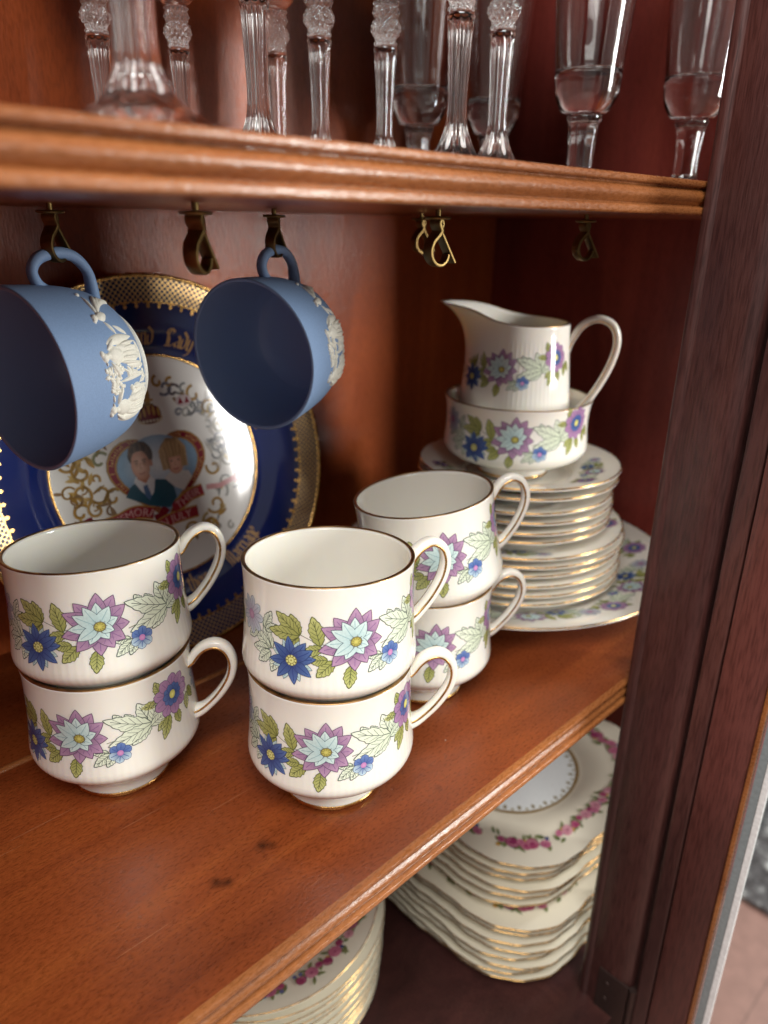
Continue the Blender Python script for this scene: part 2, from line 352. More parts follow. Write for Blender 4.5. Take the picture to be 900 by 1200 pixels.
# ------------------------------------------------------------------ brass hooks under the shelf
def make_hook():
    r = empty('cup_hook')
    V, F = lathe([(0.0, 0.0), (0.0013, 0.0), (0.0013, -0.0026), (0.0056, -0.0028), (0.0060, -0.0034), (0.0056, -0.0040), (0.0016, -0.0044), (0.0, -0.0044)], 28)
    mesh_obj('flange', V, F, M_BRASS, r, sharp=40)
    pts = [(-0.0006, -0.0040), (-0.0012, -0.0060), (0.0001, -0.0088), (-0.0012, -0.0108), (-0.0040, -0.0136), (-0.0052, -0.0170), (-0.0044, -0.0206), (-0.0016, -0.0232), (0.0020, -0.0236), (0.0048, -0.0216), (0.0058, -0.0190)]
    path = smooth_poly([(a, 0, b) for a, b in pts], 5)
    V, F = sweep(path, ell(0.0009, 0.0030, 12, 0.4), (0, 1, 0), True, lambda t: 1.25 - 0.5 * t)
    mesh_obj('curl', V, F, M_BRASS, r, sharp=40)
    pts = [(0.0008, -0.0042), (0.0013, -0.0064), (0.0003, -0.0086), (0.0022, -0.0118), (0.0058, -0.0172), (0.0094, -0.0226)]
    path = smooth_poly([(a, 0, b) for a, b in pts], 4)
    V, F = sweep(path, ell(0.0007, 0.0028, 12, 0.4), (0, 1, 0))
    mesh_obj('spring_gate', V, F, M_BRASS, r, sharp=40)
    return r
hook0 = make_hook()
HOOKS = [(0.1375, 0.1700, 32), (0.254, 0.166, 24), (0.371, 0.168, -8), (0.1487, 0.0690, 28), (0.2662, 0.0595, -6), (0.390, 0.060, -18)]
for i, (x, y, hd) in enumerate(HOOKS):
    h = hook0 if i == 0 else copy_tree(hook0)
    h.location = (x, y, SHZ); h.rotation_euler = (0, 0, rad(hd)); h.parent = cab

# ------------------------------------------------------------------ printed decoration on curved china
OUT = lin(74, 70, 78)
class Print:
    """Collects flat coloured patches in motif space (mm) and maps them onto a surface."""
    def __init__(s, fn, base=0.00003, step=0.0000075):
        s.fn = fn; s.V = []; s.F = []; s.C = []; s.base = base; s.step = step
    def grid(s, pts, cols, nu, nv, layer, hts=None):
        o = len(s.V)
        for q, (x, y) in enumerate(pts):
            s.V.append(s.fn(x, y, s.base + layer * s.step + (hts[q] if hts else 0.0)))
        s.C.extend(cols)
        for i in range(nu - 1):
            for j in range(nv - 1):
                a = o + i * nv + j
                s.F.append((a, a + 1, a + nv + 1, a + nv))
    def petal(s, x, y, ang, L, W, c0, c1, layer, shape='point', outline=0.28, vein=None, curve=0.0, n=9, k=5, out=None, height=0.0, serr=0.0, sidev=0):
        ca, sa = math.cos(rad(ang)), math.sin(rad(ang))
        def wf(t):
            if shape == 'point': v = (0.45 + 0.55 * min(1, t / 0.42) ** 0.8) * (1.0 if t < 0.42 else max(0.0, 1 - ((t - 0.42) / 0.58) ** 1.75))
            elif shape == 'lance': v = max(0.0, math.sin(PI * min(1, t * 0.97 + 0.03))) ** 0.85 * (1.12 - 0.3 * t)
            elif shape == 'round': v = math.sqrt(max(0.0, 1 - (2 * t - 1) ** 2)) if t > 0 else 0.0
            elif shape == 'spoon': v = (0.35 + 0.65 * min(1, t / 0.6)) * math.sqrt(max(0.0, 1 - max(0, (t - 0.62) / 0.38) ** 2))
            else: v = 1.0
            if serr: v *= 1 + serr * (((t * 5.0) % 1.0) - 0.4) * (1 if t < 0.95 else 0)
            return v
        def place(t, sgn, wid, l0, l1):
            tt = l0 + (l1 - l0) * t
            px = tt; py = wid * sgn + curve * L * math.sin(PI * 0.5 * (tt / L)) * (tt / L)
            return (x + px * ca - py * sa, y + px * sa + py * ca)
        def patch(l0, l1, extra, ca0, ca1, ly, hh=0.0):
            pts, cols, hts = [], [], []
            for i in range(n):
                t = i / (n - 1)
                for j in range(k):
                    u = -1 + 2 * j / (k - 1)
                    pts.append(place(t, u, W * 0.5 * wf(t) + extra * (1 if 0 < t < 1 else 0.5), l0, l1))
                    f = t
                    cols.append(tuple(ca0[q] * (1 - f) + ca1[q] * f for q in range(3)) + (1,))
                    hts.append(hh * math.sqrt(max(0, 1 - u * u)) * min(1, 4 * t * (1 - t) + 0.15))
            s.grid(pts, cols, n, k, ly, hts if hh else None)
        if outline: patch(-outline, L + outline * 1.2, outline, out or OUT, out or OUT, layer)
        patch(0, L, 0, c0, c1, layer + 1, height)
        if vein:
            s.strip([place(q_ * 0.0717, 0, 0, 0, L) for q_ in range(13)], 0.32 if L > 1 else 0.32 * L, vein, layer + 2)
            for q in range(sidev):
                t0 = 0.18 + 0.6 * q / max(1, sidev)
                for sg in (-1, 1):
                    a0 = place(t0, 0, 0, 0, L); a1 = place(min(0.97, t0 + 0.2), sg, W * 0.5 * 0.8 * wf(min(0.95, t0 + 0.2)), 0, L)
                    s.strip([(a0[0] + (a1[0] - a0[0]) * q_ / 5, a0[1] + (a1[1] - a0[1]) * q_ / 5) for q_ in range(6)], 0.22, vein, layer + 2)
    def strip(s, pts, wid, col, layer, col2=None):
        P = [Vector((a, b, 0)) for a, b in pts]; n = len(P); g, c = [], []
        for i, p in enumerate(P):
            t = (P[min(i + 1, n - 1)] - P[max(i - 1, 0)]).normalized(); nn = Vector((-t.y, t.x, 0)) * wid * 0.5
            g += [(p.x - nn.x, p.y - nn.y), (p.x + nn.x, p.y + nn.y)]; c += [col, col2 or col]
        s.grid(g, c, n, 2, layer)
    def disc(s, x, y, rx, ry, col, layer, col2=None, rings=3, segs=16, height=0.0, rot=0.0):
        pts, cols, hts = [], [], []; ca, sa = math.cos(rot), math.sin(rot)
        for i in range(rings + 1):
            f = i / rings
            for j in range(segs + 1):
                a = 2 * PI * j / segs; ex = rx * f * math.cos(a); ey = ry * f * math.sin(a)
                pts.append((x + ex * ca - ey * sa, y + ex * sa + ey * ca))
                cc = col2 or col
                cols.append(tuple(col[q] * (1 - f) + cc[q] * f for q in range(3)) + (1,)); hts.append(height * math.sqrt(max(0, 1 - f * f)))
        s.grid(pts, cols, rings + 1, segs + 1, layer, hts if height else None)
    def poly(s, pts, col, layer):
        """star-shaped polygon about its centroid"""
        cx = sum(p[0] for p in pts) / len(pts); cy = sum(p[1] for p in pts) / len(pts)
        g, c = [], []; n = len(pts)
        for f in (0.0, 0.5, 1.0):
            for j in range(n + 1):
                p = pts[j % n]; g.append((cx + (p[0] - cx) * f, cy + (p[1] - cy) * f)); c.append(col)
        s.grid(g, c, 3, n + 1, layer)
    def build(s, name, parent, mat=None):
        o = mesh_obj(name, s.V, s.F, mat or M_PRINT, parent)
        at = o.data.color_attributes.new('ink', 'FLOAT_COLOR', 'POINT')
        at.data.foreach_set('color', np.array(s.C, dtype=np.float32).ravel())
        return o
PUR0, PUR1 = lin(104, 80, 108), lin(180, 144, 174)
AQ0, AQ1 = lin(164, 192, 194), lin(204, 221, 217)
YEL, YEL2 = lin(204, 196, 108), lin(160, 150, 72)
BLU0, BLU1 = lin(46, 62, 114), lin(88, 114, 166)
GRN0, GRN1 = lin(148, 152, 84), lin(188, 190, 122)
PAL0, PAL1 = lin(208, 218, 192), lin(224, 230, 212)
GRY1 = lin(186, 198, 206)
VEIN = lin(84, 90, 58); VPAL = lin(92, 102, 94)
def lotus(P, x, y, s, L):
    for i, (a, l) in enumerate(((128, 15.6), (60, 16.0), (-4, 13.6), (-92, 14.2), (-167, 17.0), (154, 17.0), (88, 16.2), (33, 15.0), (-38, 13.6), (-134, 15.4), (-64, 12.6))):
        P.petal(x, y, a, l * s, 8.4 * s, PUR0, PUR1, L + (0 if i < 5 else 3), 'point', 0.26 * s, vein=lin(128, 92, 138), sidev=2, out=lin(84, 64, 92), n=13, k=7)
    P.disc(x - 0.5 * s, y, 6.8 * s, 6.4 * s, lin(66, 58, 82), L + 6, lin(112, 84, 122), rings=6, segs=24)
    for i, (a, l, wd) in enumerate(((-60, 7, 4.6), (18, 8.2, 5.2), (240, 8.4, 5.0), (90, 10.4, 5.4), (182, 12.0, 5.0), (-25, 6.4, 4.4), (58, 9.4, 5.6), (212, 10.2, 5.0), (120, 10.4, 5.0), (150, 11.2, 5.0))):
        P.petal(x, y, a, l * 1.12 * s, wd * 1.12 * s, AQ0, AQ1, L + 7 + (0 if i < 5 else 3), 'point', 0.22 * s, vein=lin(140, 172, 178), out=lin(66, 78, 92), n=11, k=5)
    P.disc(x + 0.5 * s, y - 0.2 * s, 2.9 * s, 2.6 * s, lin(96, 92, 70), L + 13, lin(104, 100, 90))
    P.disc(x + 0.5 * s, y - 0.2 * s, 2.4 * s, 2.2 * s, YEL, L + 14, YEL2)
    for a in range(0, 360, 40):
        P.strip([(x + .5 * s + q * s * math.cos(rad(a)), y - .2 * s + q * s * math.sin(rad(a))) for q in (1.0, 2.2, 3.4)], 0.24 * s, lin(110, 102, 62), L + 15)
def dahlia(P, x, y, s, L):
    for i, a in enumerate(range(12, 372, 45)):
        P.petal(x, y, a + 12, 10.4 * s, 4.2 * s, AQ0, lin(184, 208, 208), L, 'point', 0.2 * s, out=lin(92, 106, 116), vein=lin(130, 150, 156), n=11)
    for i, a in enumerate((0, 90, 180, 270, 45, 135, 225, 315, 22)):
        P.petal(x, y, a + 8, 11.6 * s, 5.0 * s, BLU0, BLU1, L + 3 + (0 if i < 4 else 3 if i < 8 else 6), 'point', 0.2 * s, vein=lin(48, 66, 126), out=lin(38, 50, 94), sidev=1, n=11)
    P.disc(x, y, 2.9 * s, 2.7 * s, YEL2, L + 12, lin(120, 116, 70))
    for a in range(0, 360, 40):
        for r_ in (0.9, 2.1): P.disc(x + r_ * s * math.cos(rad(a + 20 * r_)), y + r_ * s * math.sin(rad(a + 20 * r_)), .55 * s, .55 * s, lin(214, 212, 140), L + 13, rings=1, segs=6)
def daisy(P, x, y, s, L):
    for i, a in enumerate((0, 76, 152, 228, 304, 38, 114, 190, 266, 340)):
        P.petal(x, y, a + 10, 12.0 * s, 6.4 * s, lin(130, 96, 134), lin(172, 134, 170), L + (0 if i < 5 else 3), 'spoon', 0.22 * s, vein=lin(130, 92, 142), out=lin(92, 68, 104), sidev=1, n=12, k=7)
    for i, a in enumerate(range(0, 720, 72)):
        P.petal(x, y, a + (36 if i > 4 else 0), 6.4 * s, 3.6 * s, BLU0, lin(84, 110, 164), L + 6 + (0 if i < 5 else 3), 'spoon', 0.18 * s, out=lin(48, 62, 112))
    P.disc(x, y, 2.0 * s, 2.4 * s, lin(230, 226, 140), L + 12, lin(196, 192, 92))
def small_blue(P, x, y, s, L):
    for i, a in enumerate((0, 120, 240, 60, 180, 300)):
        P.petal(x, y, a + 20, 5.6 * s, 4.2 * s, lin(60, 82, 142), lin(104, 130, 182) if a < 170 else lin(190, 212, 222), L + (0 if i < 3 else 3), 'spoon', 0.18 * s, vein=lin(64, 88, 152), out=lin(56, 70, 120))
    P.disc(x, y, 1.5 * s, 1.5 * s, lin(200, 146, 184), L + 6, lin(180, 118, 172))
def aster(P, x, y, s, L):
    for i, a in enumerate((0, 80, 160, 240, 40, 120, 200, 280, 320)):
        P.petal(x, y, a, 10.2 * s, 4.4 * s, lin(158, 134, 160), GRY1, L + (0 if i < 4 else 3 if i < 8 else 6), 'spoon', 0.2 * s, vein=lin(134, 142, 154), out=lin(106, 118, 126), n=11)
    P.disc(x, y, 2.7 * s, 2.7 * s, lin(182, 132, 160), L + 9, lin(150, 108, 144))
def leaf(P, x, y, a, L_, W_, ly, pale=False, s=1.0, curve=0.0):
    c0, c1 = (PAL0, PAL1) if pale else (GRN0, GRN1)
    P.petal(x, y, a, L_ * s, W_ * s, c0, c1, ly, 'lance', 0.36 * s, vein=VPAL if pale else VEIN, n=18, k=7, serr=0.30, sidev=4, out=lin(84, 96, 88) if pale else lin(92, 98, 58), curve=curve)
def motif(P, ox=0.0, oy=0.0, s=1.0, part=None):
    X = lambda v: ox + v * s
    Y = lambda v: oy + v * s
    def st(pts, c=lin(104, 108, 84), wd=0.34): P.strip([(X(p.x), Y(p.y)) for p in smooth_poly([(a, b, 0) for a, b in pts], 6)], wd * s, c, 0)
    st([(-12, -1), (-17, 0), (-26, 4)]); st([(-15, -0.5), (-19, -2), (-26, -4)]); st([(13, -4), (24, -2), (35, 0), (44, 6)]); st([(-30, -8), (-40, -6), (-50, 0)]); st([(12, -9), (16, -10), (19, -10)]); st([(57, 7), (62, 2), (63, -4)])
    G = [((-16, -1, 104, 14, 6.6), (-26, 3, 110, 10.5, 5.6), (-26, 3.5, 140, 14.5, 6.6), (-26, 3, 178, 15.5, 6.2), (-26, 2, 218, 10.5, 6.0), (-15, -2.5, 196, 9, 4.8), (-10, -9, 224, 10.5, 5.8), (-13, -8, 186, 8, 4.6), (-2, -12, 262, 10.5, 5.6)),
         ((-40, -6, 118, 12, 5.2), (-41, -6, 152, 14, 5.2), (-42, -7, 190, 11, 5.0), (-41, -8, 222, 10, 5.0), (-37, -9, 250, 9, 4.8), (-45, 3, 62, 10, 4.6), (-44, 2, 28, 8, 4.0), (-50, 0, 215, 9, 4.6)),
         ((27, 3, 120, 8, 4.6), (21, 5, 118, 7, 4.4), (35, 0, 158, 24, 8.0), (35, 0, 196, 22, 7.4), (35, 0, 112, 15, 7.4), (35, 0, 66, 12.5, 6.6), (35, 0, 218, 13, 6.0), (35, -1, 20, 11, 5.6), (13, -9, 180, 7, 3.4), (14, -10, 218, 10, 4.4), (16, -10.5, 238, 7.5, 4.0)),
         ((41, 9, 172, 10.5, 4.6), (41, 11, 205, 7, 3.6), (42, 13, 108, 9, 4.4), (45, 0, 222, 9, 4.8), (46, -1, 246, 12.5, 5.2), (51, -1, 280, 8, 4.8), (61, 3, 262, 9, 4.6), (63, 5, 300, 9, 4.6))]
    for g, pale in zip(G, (False, True, True, False)):
        for i, (x, y, a, l, wd) in enumerate(g): leaf(P, X(x), Y(y), a, l, wd, 1 + (i % 4) * 3, pale, s)
    B = 14
    aster(P, X(-55.5), Y(6), s * 0.95, B); dahlia(P, X(-29.5), Y(-9.5), s, B); lotus(P, X(0), Y(0), s, B); small_blue(P, X(18.6), Y(-10.4), s, B); daisy(P, X(49.5), Y(9.5), s, B)
def surf_map(rfun, R0, a0, z0):
    """motif mm -> angle round the axis at radius R0 (m), height z0 (m)."""
    def fn(x, y, off):
        z = z0 + y * 0.001; a = a0 + x * 0.001 / R0
        r = rfun(z); dr = (rfun(z + 0.0004) - rfun(z - 0.0004)) / 0.0008
        l = math.sqrt(1 + dr * dr)
        return ((r + off / l) * math.cos(a), (r + off / l) * math.sin(a), z - off * dr / l)
    return fn
def interp(prof_):
    zs = [p[1] for p in prof_]; rs = [p[0] for p in prof_]
    return lambda z: float(np.interp(z, zs, rs))

# ------------------------------------------------------------------ flower cups
HC, RC = 0.0758, 0.0412
def ribs(n, z0, z1, amp, rf):
    def f(r, z, a):
        if r < rf(z) - 0.0006: return (r, z)
        e = max(0.0, min(1.0, (z - z0) / 0.004)) * max(0.0, min(1.0, (z1 - z) / 0.014))
        c = math.cos(n * a)
        return (r - amp * e * (1 - abs(c) ** 0.7 * (1 if c > 0 else -1)) * 0.5, z)
    return f
def gold_ring(name, r, z, wr, wz, parent, mat, rfun=None):
    pts = [(r + wr * math.cos(t), z + wz * math.sin(t)) for t in np.linspace(0, 2 * PI, 13)[:-1]]
    V, F = lathe(pts, 128, close=True)
    return mesh_obj(name, V, F, mat, parent)
OUTER = prof([(0.0258, 0.0018), (0.0250, 0.0050), (0.0247, 0.0084), (0.0264, 0.0100), (0.0304, 0.0130), (0.0360, 0.0176), (0.0402, 0.0215), (0.0423, 0.0246), (0.0429, 0.0276), (0.0426, 0.0315), (0.0419, 0.0380), (0.0412, 0.0470), (0.0408, 0.0570), (0.0407, 0.0660), (0.0409, 0.0715), (RC, HC - 0.0006)], 6)
def make_cup():
    t = empty('tea_cup')
    body = [(0.0, 0.0070), (0.0218, 0.0070), (0.0228, 0.0014), (0.0232, 0.0004), (0.0240, 0.0), (0.0252, 0.0006), (0.0256, 0.0012)] + OUTER + [(RC - 0.0002, HC), (RC - 0.0010, HC + 0.0002), (RC - 0.0018, HC - 0.0004)]
    inner = [(r - 0.0023, z) for r, z in OUTER if z > 0.0155][::-1]
    body += inner[1:] + [(0.0270, 0.0132), (0.018, 0.0108), (0.0, 0.0100)]
    V, F = lathe(body, 288, ribs(76, 0.016, 0.052, 0.00007, interp(OUTER)))
    mesh_obj('body', V, F, M_CHINA, t)
    gold_ring('rim_line', RC - 0.0009, HC + 0.0001, 0.00098, 0.00036, t, M_RIM)
    gold_ring('foot_line', 0.02555, 0.0020, 0.0004, 0.0012, t, M_GOLD)
    gold_ring('body_line', 0.0258, 0.0100, 0.0004, 0.00022, t, M_RIM)
    # handle in the x-z plane, along +x
    hp = [(RC - 0.0018, HC - 0.0110), (RC + 0.0006, HC - 0.0098), (RC + 0.0040, HC - 0.0052), (RC + 0.0085, HC - 0.0016), (RC + 0.0140, HC - 0.0006), (RC + 0.0192, HC - 0.0040), (RC + 0.0216, HC - 0.0115), (RC + 0.0198, HC - 0.0205), (RC + 0.0142, HC - 0.0300), (RC + 0.0078, HC - 0.0372), (RC + 0.0034, HC - 0.0405), (RC - 0.0008, HC - 0.0420)]
    path = smooth_poly([(a, 0, b) for a, b in hp], 6)
    sc = lambda q: 1.0 + 0.35 * max(0, 1 - q / 0.12) ** 2 + 0.55 * max(0, (q - 0.80) / 0.20) ** 1.6
    V, F = sweep(path, ell(0.0025, 0.0034, 18, 0.72), (0, 1, 0), True, sc)
    h = mesh_obj('handle', V, F, M_CHINA, t)
    for sgn in (-1, 1):
        gp = []
        for i, p in enumerate(path[2:-2]):
            q = (i + 2) / (len(path) - 1)
            tg = (path[i + 3] - path[i + 1]).normalized(); nn = tg.cross(Vector((0, 1, 0))).normalized()
            gp.append(p - nn * 0.0012 * sc(q) + Vector((0, sgn * 0.00322, 0)) * sc(q))
        V, F = sweep(gp, ell(0.00062, 0.00042, 8), (0, 1, 0))
        mesh_obj('gilt_line', V, F, M_GOLD, h)
    # lotus faces -95 degrees from the handle; the band is printed twice round the cup
    rf = interp(OUTER)
    for k in (0, 1):
        P = Print(surf_map(rf, 0.0412, rad(-95 + 180 * k), 0.0500)); motif(P, 0, 0, 0.97); P.build('flower_print', t)
    return t
cup0 = make_cup()
def camdir(x, y): return math.degrees(math.atan2(CAM_LOC.y - y, CAM_LOC.x - x))
CUP_S = 0.0543
def place_cup(o, x, y, z, phi, tilt=(0, 0)):
    """phi: direction of the handle, degrees to the right of the direction to the camera. tilt: (lean away from camera, lean left)."""
    c = camdir(x, y)
    o.rotation_mode = 'QUATERNION'
    d = Vector((math.cos(rad(c)), math.sin(rad(c)), 0)); r_ = Vector((-d.y, d.x, 0))
    q = Matrix.Rotation(rad(tilt[0]), 4, -r_) @ Matrix.Rotation(rad(tilt[1]), 4, d) @ Matrix.Rotation(rad(c + phi), 4, 'Z')
    pv = Vector((0, 0, 0.027))      # lean about the bulge that rests in the rim below
    o.matrix_world = Matrix.Translation(Vector((x, y, z)) + pv) @ q @ Matrix.Translation(-pv)
CUPS = [
    (0.2047, 0.0655, 0.0, 91, (0, 0), 'white flowered cup at the bottom of the middle front stack'),
    (0.2047, 0.0655, CUP_S, 108, (3.5, 0), 'white flowered cup on top of the middle front stack'),
    (0.1279, 0.1505, 0.0, 71, (0, 0), 'white flowered cup at the bottom of the left stack, before the blue plate'),
    (0.1279, 0.1505, CUP_S, 95, (5, 0), 'white flowered cup on top of the left stack, before the blue plate'),
    (0.3050, 0.0935, 0.0, 103, (0, 0), 'white flowered cup at the bottom of the rear stack near the plates'),
    (0.3070, 0.0905, CUP_S + 0.001, 106, (0, 8), 'white flowered cup leaning on top of the rear stack near the plates'),
]
for i, (x, y, z, phi, tl, lab) in enumerate(CUPS):
    o = cup0 if i == 0 else copy_tree(cup0)
    place_cup(o, x, y, z, phi, tl); tag(o, lab, 'cup', 'white flowered tea cups')
    for ch in o.children:
        if ch.name.startswith('flower_print'): ch.rotation_euler = (0, 0, rad((0.0, 2.6, -1.8, -3.0, 1.6, 3.4)[i]))

# ------------------------------------------------------------------ plates of the flowered service
def make_round_plate(name, r, h, well, gold=True, mat=None, rim_w=0.00075):
    t = empty(name)
    mat = mat or M_CHINA
    p = prof([(0.0, h * 0.30), (well * 0.6, h * 0.28), (well * 0.92, h * 0.30), (well, h * 0.36), (well * 1.06, h * 0.52), (well + (r - well) * 0.35, h * 0.68), (well + (r - well) * 0.75, h * 0.88), (r - 0.0006, h * 0.985), (r, h), (r + 0.0002, h - 0.0009),
              (r - 0.0010, h - 0.0024), (well + (r - well) * 0.6, h * 0.60), (well * 1.05, h * 0.24), (well * 0.90, h * 0.12), (well * 0.86, h * 0.0), (well * 0.80, 0.0), (well * 0.78, h * 0.12), (0.0, h * 0.14)], 4)
    V, F = lathe(p, 128)
    mesh_obj('dish', V, F, mat, t)
    if gold: gold_ring('gilt_edge', r - 0.0001, h - 0.0006, rim_w * 0.8, rim_w, t, M_GOLD)
    return t
def plate_map(r, h, well, rc, a0):
    xs = [0, well * 0.92, well, well * 1.06, well + (r - well) * 0.35, well + (r - well) * 0.75, r]; zs = [h * 0.30, h * 0.30, h * 0.36, h * 0.52, h * 0.68, h * 0.88, h]
    def fn(x, y, off):
        rr = rc + y * 0.001; a = a0 - x * 0.001 / rc
        return (rr * math.cos(a), rr * math.sin(a), float(np.interp(rr, xs, zs)) + off + 0.00025)
    return fn
SX, SY = 0.458, 0.142
dinner = make_round_plate('dinner_plate', 0.136, 0.024, 0.088)
for a in (-35, -95, 30, 90, 150, 210):
    P = Print(plate_map(0.136, 0.024, 0.088, 0.108, rad(a))); motif(P, 0, 0, 0.80); P.build('flower_print', dinner)
dinner.location = (0.474, 0.158, 0.0); dinner.rotation_euler = (0, 0, 0.3)
tag(dinner, 'large white dinner plate with gold edge at the bottom of the plate pile', 'plate')
side0 = make_round_plate('side_plate', 0.0880, 0.0165, 0.052)
side_print = make_round_plate('side_plate', 0.0880, 0.0165, 0.052)
for a in (0, 120, 240):
    P = Print(plate_map(0.088, 0.0165, 0.052, 0.0715, rad(a - 60))); motif(P, 0, 0, 0.62); P.build('flower_print', side_print)
SIDE_LAB = ['lowest side plate, lying on the large dinner plate', 'second side plate from the bottom of its stack', 'third side plate from the bottom of its stack', 'third side plate from the top of its stack', 'second side plate from the top of its stack', 'topmost side plate, just under the saucers, flowers showing']
z = 0.0085; NS = 6
for i in range(NS):
    if i == NS - 1: o = side_print
    else: o = side0 if i == 0 else copy_tree(side0)
    o.location = (0.462 + random.uniform(-.0016, .0016), 0.1465 + random.uniform(-.0016, .0016), z); o.rotation_euler = (random.uniform(-.006, .006), random.uniform(-.006, .006), random.uniform(0, 6) if i < NS - 1 else 0.5)
    tag(o, SIDE_LAB[i], 'plate', 'side plates of the flowered service'); z += 0.0074
z_side_top = z - 0.0074
sau0 = make_round_plate('saucer', 0.0765, 0.0165, 0.040)
sau_print = make_round_plate('saucer', 0.0765, 0.0165, 0.040)
for a in (0, 120, 240):
    P = Print(plate_map(0.0765, 0.0165, 0.040, 0.0575, rad(a - 80))); motif(P, 0, 0, 0.52); P.build('flower_print', sau_print)
SAU_LAB = ['lowest saucer, lying on the side plates', 'second saucer from the bottom of its stack', 'third saucer from the bottom of its stack', 'third saucer from the top of its stack', 'second saucer from the top, with a dark gap below it', 'topmost saucer, under the sugar bowl, flowers on its rim']
z = z_side_top + 0.0100
for i in range(6):
    if i == 5: o = sau_print
    else: o = sau0 if i == 0 else copy_tree(sau0)
    o.scale = (0.955, 0.955, 1.0) if i < 4 else (0.985, 0.985, 1.0)
    sx = random.uniform(-.0018, .0018); sy = random.uniform(-.0018, .0018)
    sx, sy = (sx, sy) if i >= 4 else (sx - 0.001, sy + 0.0015)
    o.location = (0.4545 + sx, 0.1355 + sy, z); o.rotation_euler = (random.uniform(-.008, .008), random.uniform(-.008, .008), random.uniform(0, 6) if i < 5 else 0.2)
    tag(o, SAU_LAB[i], 'saucer', 'saucers of the flowered service')
    z += 0.0100 if i == 3 else 0.0076
z_sau_top = z - 0.0076
print('saucer top base', z_sau_top)

# ------------------------------------------------------------------ sugar bowl and cream jug
BX, BY = 0.4505, 0.1390
bz = z_sau_top + 0.0058
bowl = empty('sugar_bowl', (BX, BY, bz))
BO = prof([(0.0262, 0.0020), (0.0256, 0.0060), (0.0285, 0.0085), (0.0400, 0.0120), (0.0490, 0.0165), (0.0530, 0.0220), (0.0532, 0.0280), (0.0524, 0.0360), (0.0522, 0.0450), (0.0530, 0.0535), (0.0540, 0.0580)], 5)
bp = [(0.0, 0.004), (0.0235, 0.004), (0.0240, 0.0005), (0.0250, 0.0), (0.0260, 0.0008)] + BO + [(0.0538, 0.0584), (0.0528, 0.0585), (0.0520, 0.0580)] + [(r - 0.0022, z_) for r, z_ in BO if z_ > 0.0125][::-1][1:] + [(0.025, 0.0100), (0.0, 0.0090)]
V, F = lathe(bp, 256, ribs(84, 0.018, 0.054, 0.00008, interp(BO))); mesh_obj('body', V, F, M_CHINA, bowl)
gold_ring('rim_line', 0.0530, 0.0585, 0.0010, 0.00045, bowl, M_RIM); gold_ring('foot_line', 0.0262, 0.0020, 0.0004, 0.0009, bowl, M_GOLD)
for k in (0, 1):
    P = Print(surf_map(interp(BO), 0.053, rad(camdir(BX, BY) - 0 + 180 * k), 0.0385)); motif(P, 0, 0, 0.98); P.build('flower_print', bowl)
tag(bowl, 'low white flowered sugar bowl holding the cream jug', 'bowl')
jug = empty('cream_jug', (0.4480, 0.1405, bz + 0.0130))
JH = 0.1000
JO = prof([(0.0405, 0.0012), (0.0415, 0.0040), (0.0416, 0.0120), (0.0410, 0.0280), (0.0396, 0.0500), (0.0376, 0.0720), (0.0360, 0.0900), (0.0356, JH)], 6)
sp = rad(camdir(0.447, 0.1415) - 97); hd = rad(camdir(0.447, 0.1415) + 83)
def jug_mod(r, z_, a):
    d = math.atan2(math.sin(a - sp), math.cos(a - sp))
    e = math.exp(-(d / 0.50) ** 2); t = max(0.0, (z_ - 0.055) / (JH - 0.055)); tip = math.exp(-(d / 0.52) ** 2) 
    wide = math.exp(-(d / 0.95) ** 2)
    rr = r + (e * 0.0095 + tip * 0.0125) * t ** 4.2
    zz = z_ + (wide * 0.0140 + e * 0.0040) * t ** 2.2 - tip * 0.0080 * t ** 5 - 0.0015 * t * (1 - wide)
    # ribs
    n = 74; am = (0.00014 if r > interp(JO)(z_) - 0.0006 else 0.0) * max(0, min(1, (z_ - 0.004) / 0.004)) * max(0, min(1, (0.090 - z_) / 0.004))
    return (rr - am * (0.5 - 0.5 * math.cos(n * a)), zz)
jp = [(0.0, 0.002), (0.037, 0.002), (0.0385, 0.0), (0.0400, 0.0004)] + JO + [(0.0346, JH + 0.0006), (0.0336, JH + 0.0002)] + [(r - 0.0022, z_) for r, z_ in JO if z_ > 0.005][::-1][1:] + [(0.030, 0.0045), (0.0, 0.0045)]
V, F = lathe(jp, 296, jug_mod); mesh_obj('body', V, F, M_CHINA, jug)
rp = []
for (rr, zz) in ((0.0353, JH + 0.0001), (0.0347, JH + 0.0009), (0.0338, JH + 0.0006), (0.0344, JH - 0.0001)): rp.append((rr, zz))
V, F = lathe(rp, 200, jug_mod, close=True); mesh_obj('rim_line', V, F, M_RIM, jug)
P = Print(surf_map(interp(JO), 0.039, rad(camdir(0.447, 0.1415) - 16), 0.0705)); motif(P, 0, 0, 0.84); P.build('flower_print', jug)
ux = Vector((math.cos(hd), math.sin(hd), 0)); uy = Vector((-ux.y, ux.x, 0))
hp = [(0.0340, 0.0800), (0.0375, 0.0885), (0.0440, 0.0985), (0.0540, 0.1030), (0.0640, 0.0990), (0.0680, 0.0880), (0.0655, 0.0730), (0.0590, 0.0570), (0.0500, 0.0420), (0.0385, 0.0310)]
path = smooth_poly([ux * a + Vector((0, 0, b)) for a, b in hp], 6)
scj = lambda q: 1.0 + 0.3 * max(0, 1 - q / 0.12) ** 2 + 0.5 * max(0, (q - 0.82) / 0.18) ** 1.6
V, F = sweep(path, ell(0.0027, 0.0036, 18, 0.72), uy, True, scj); h = mesh_obj('handle', V, F, M_CHINA, jug)
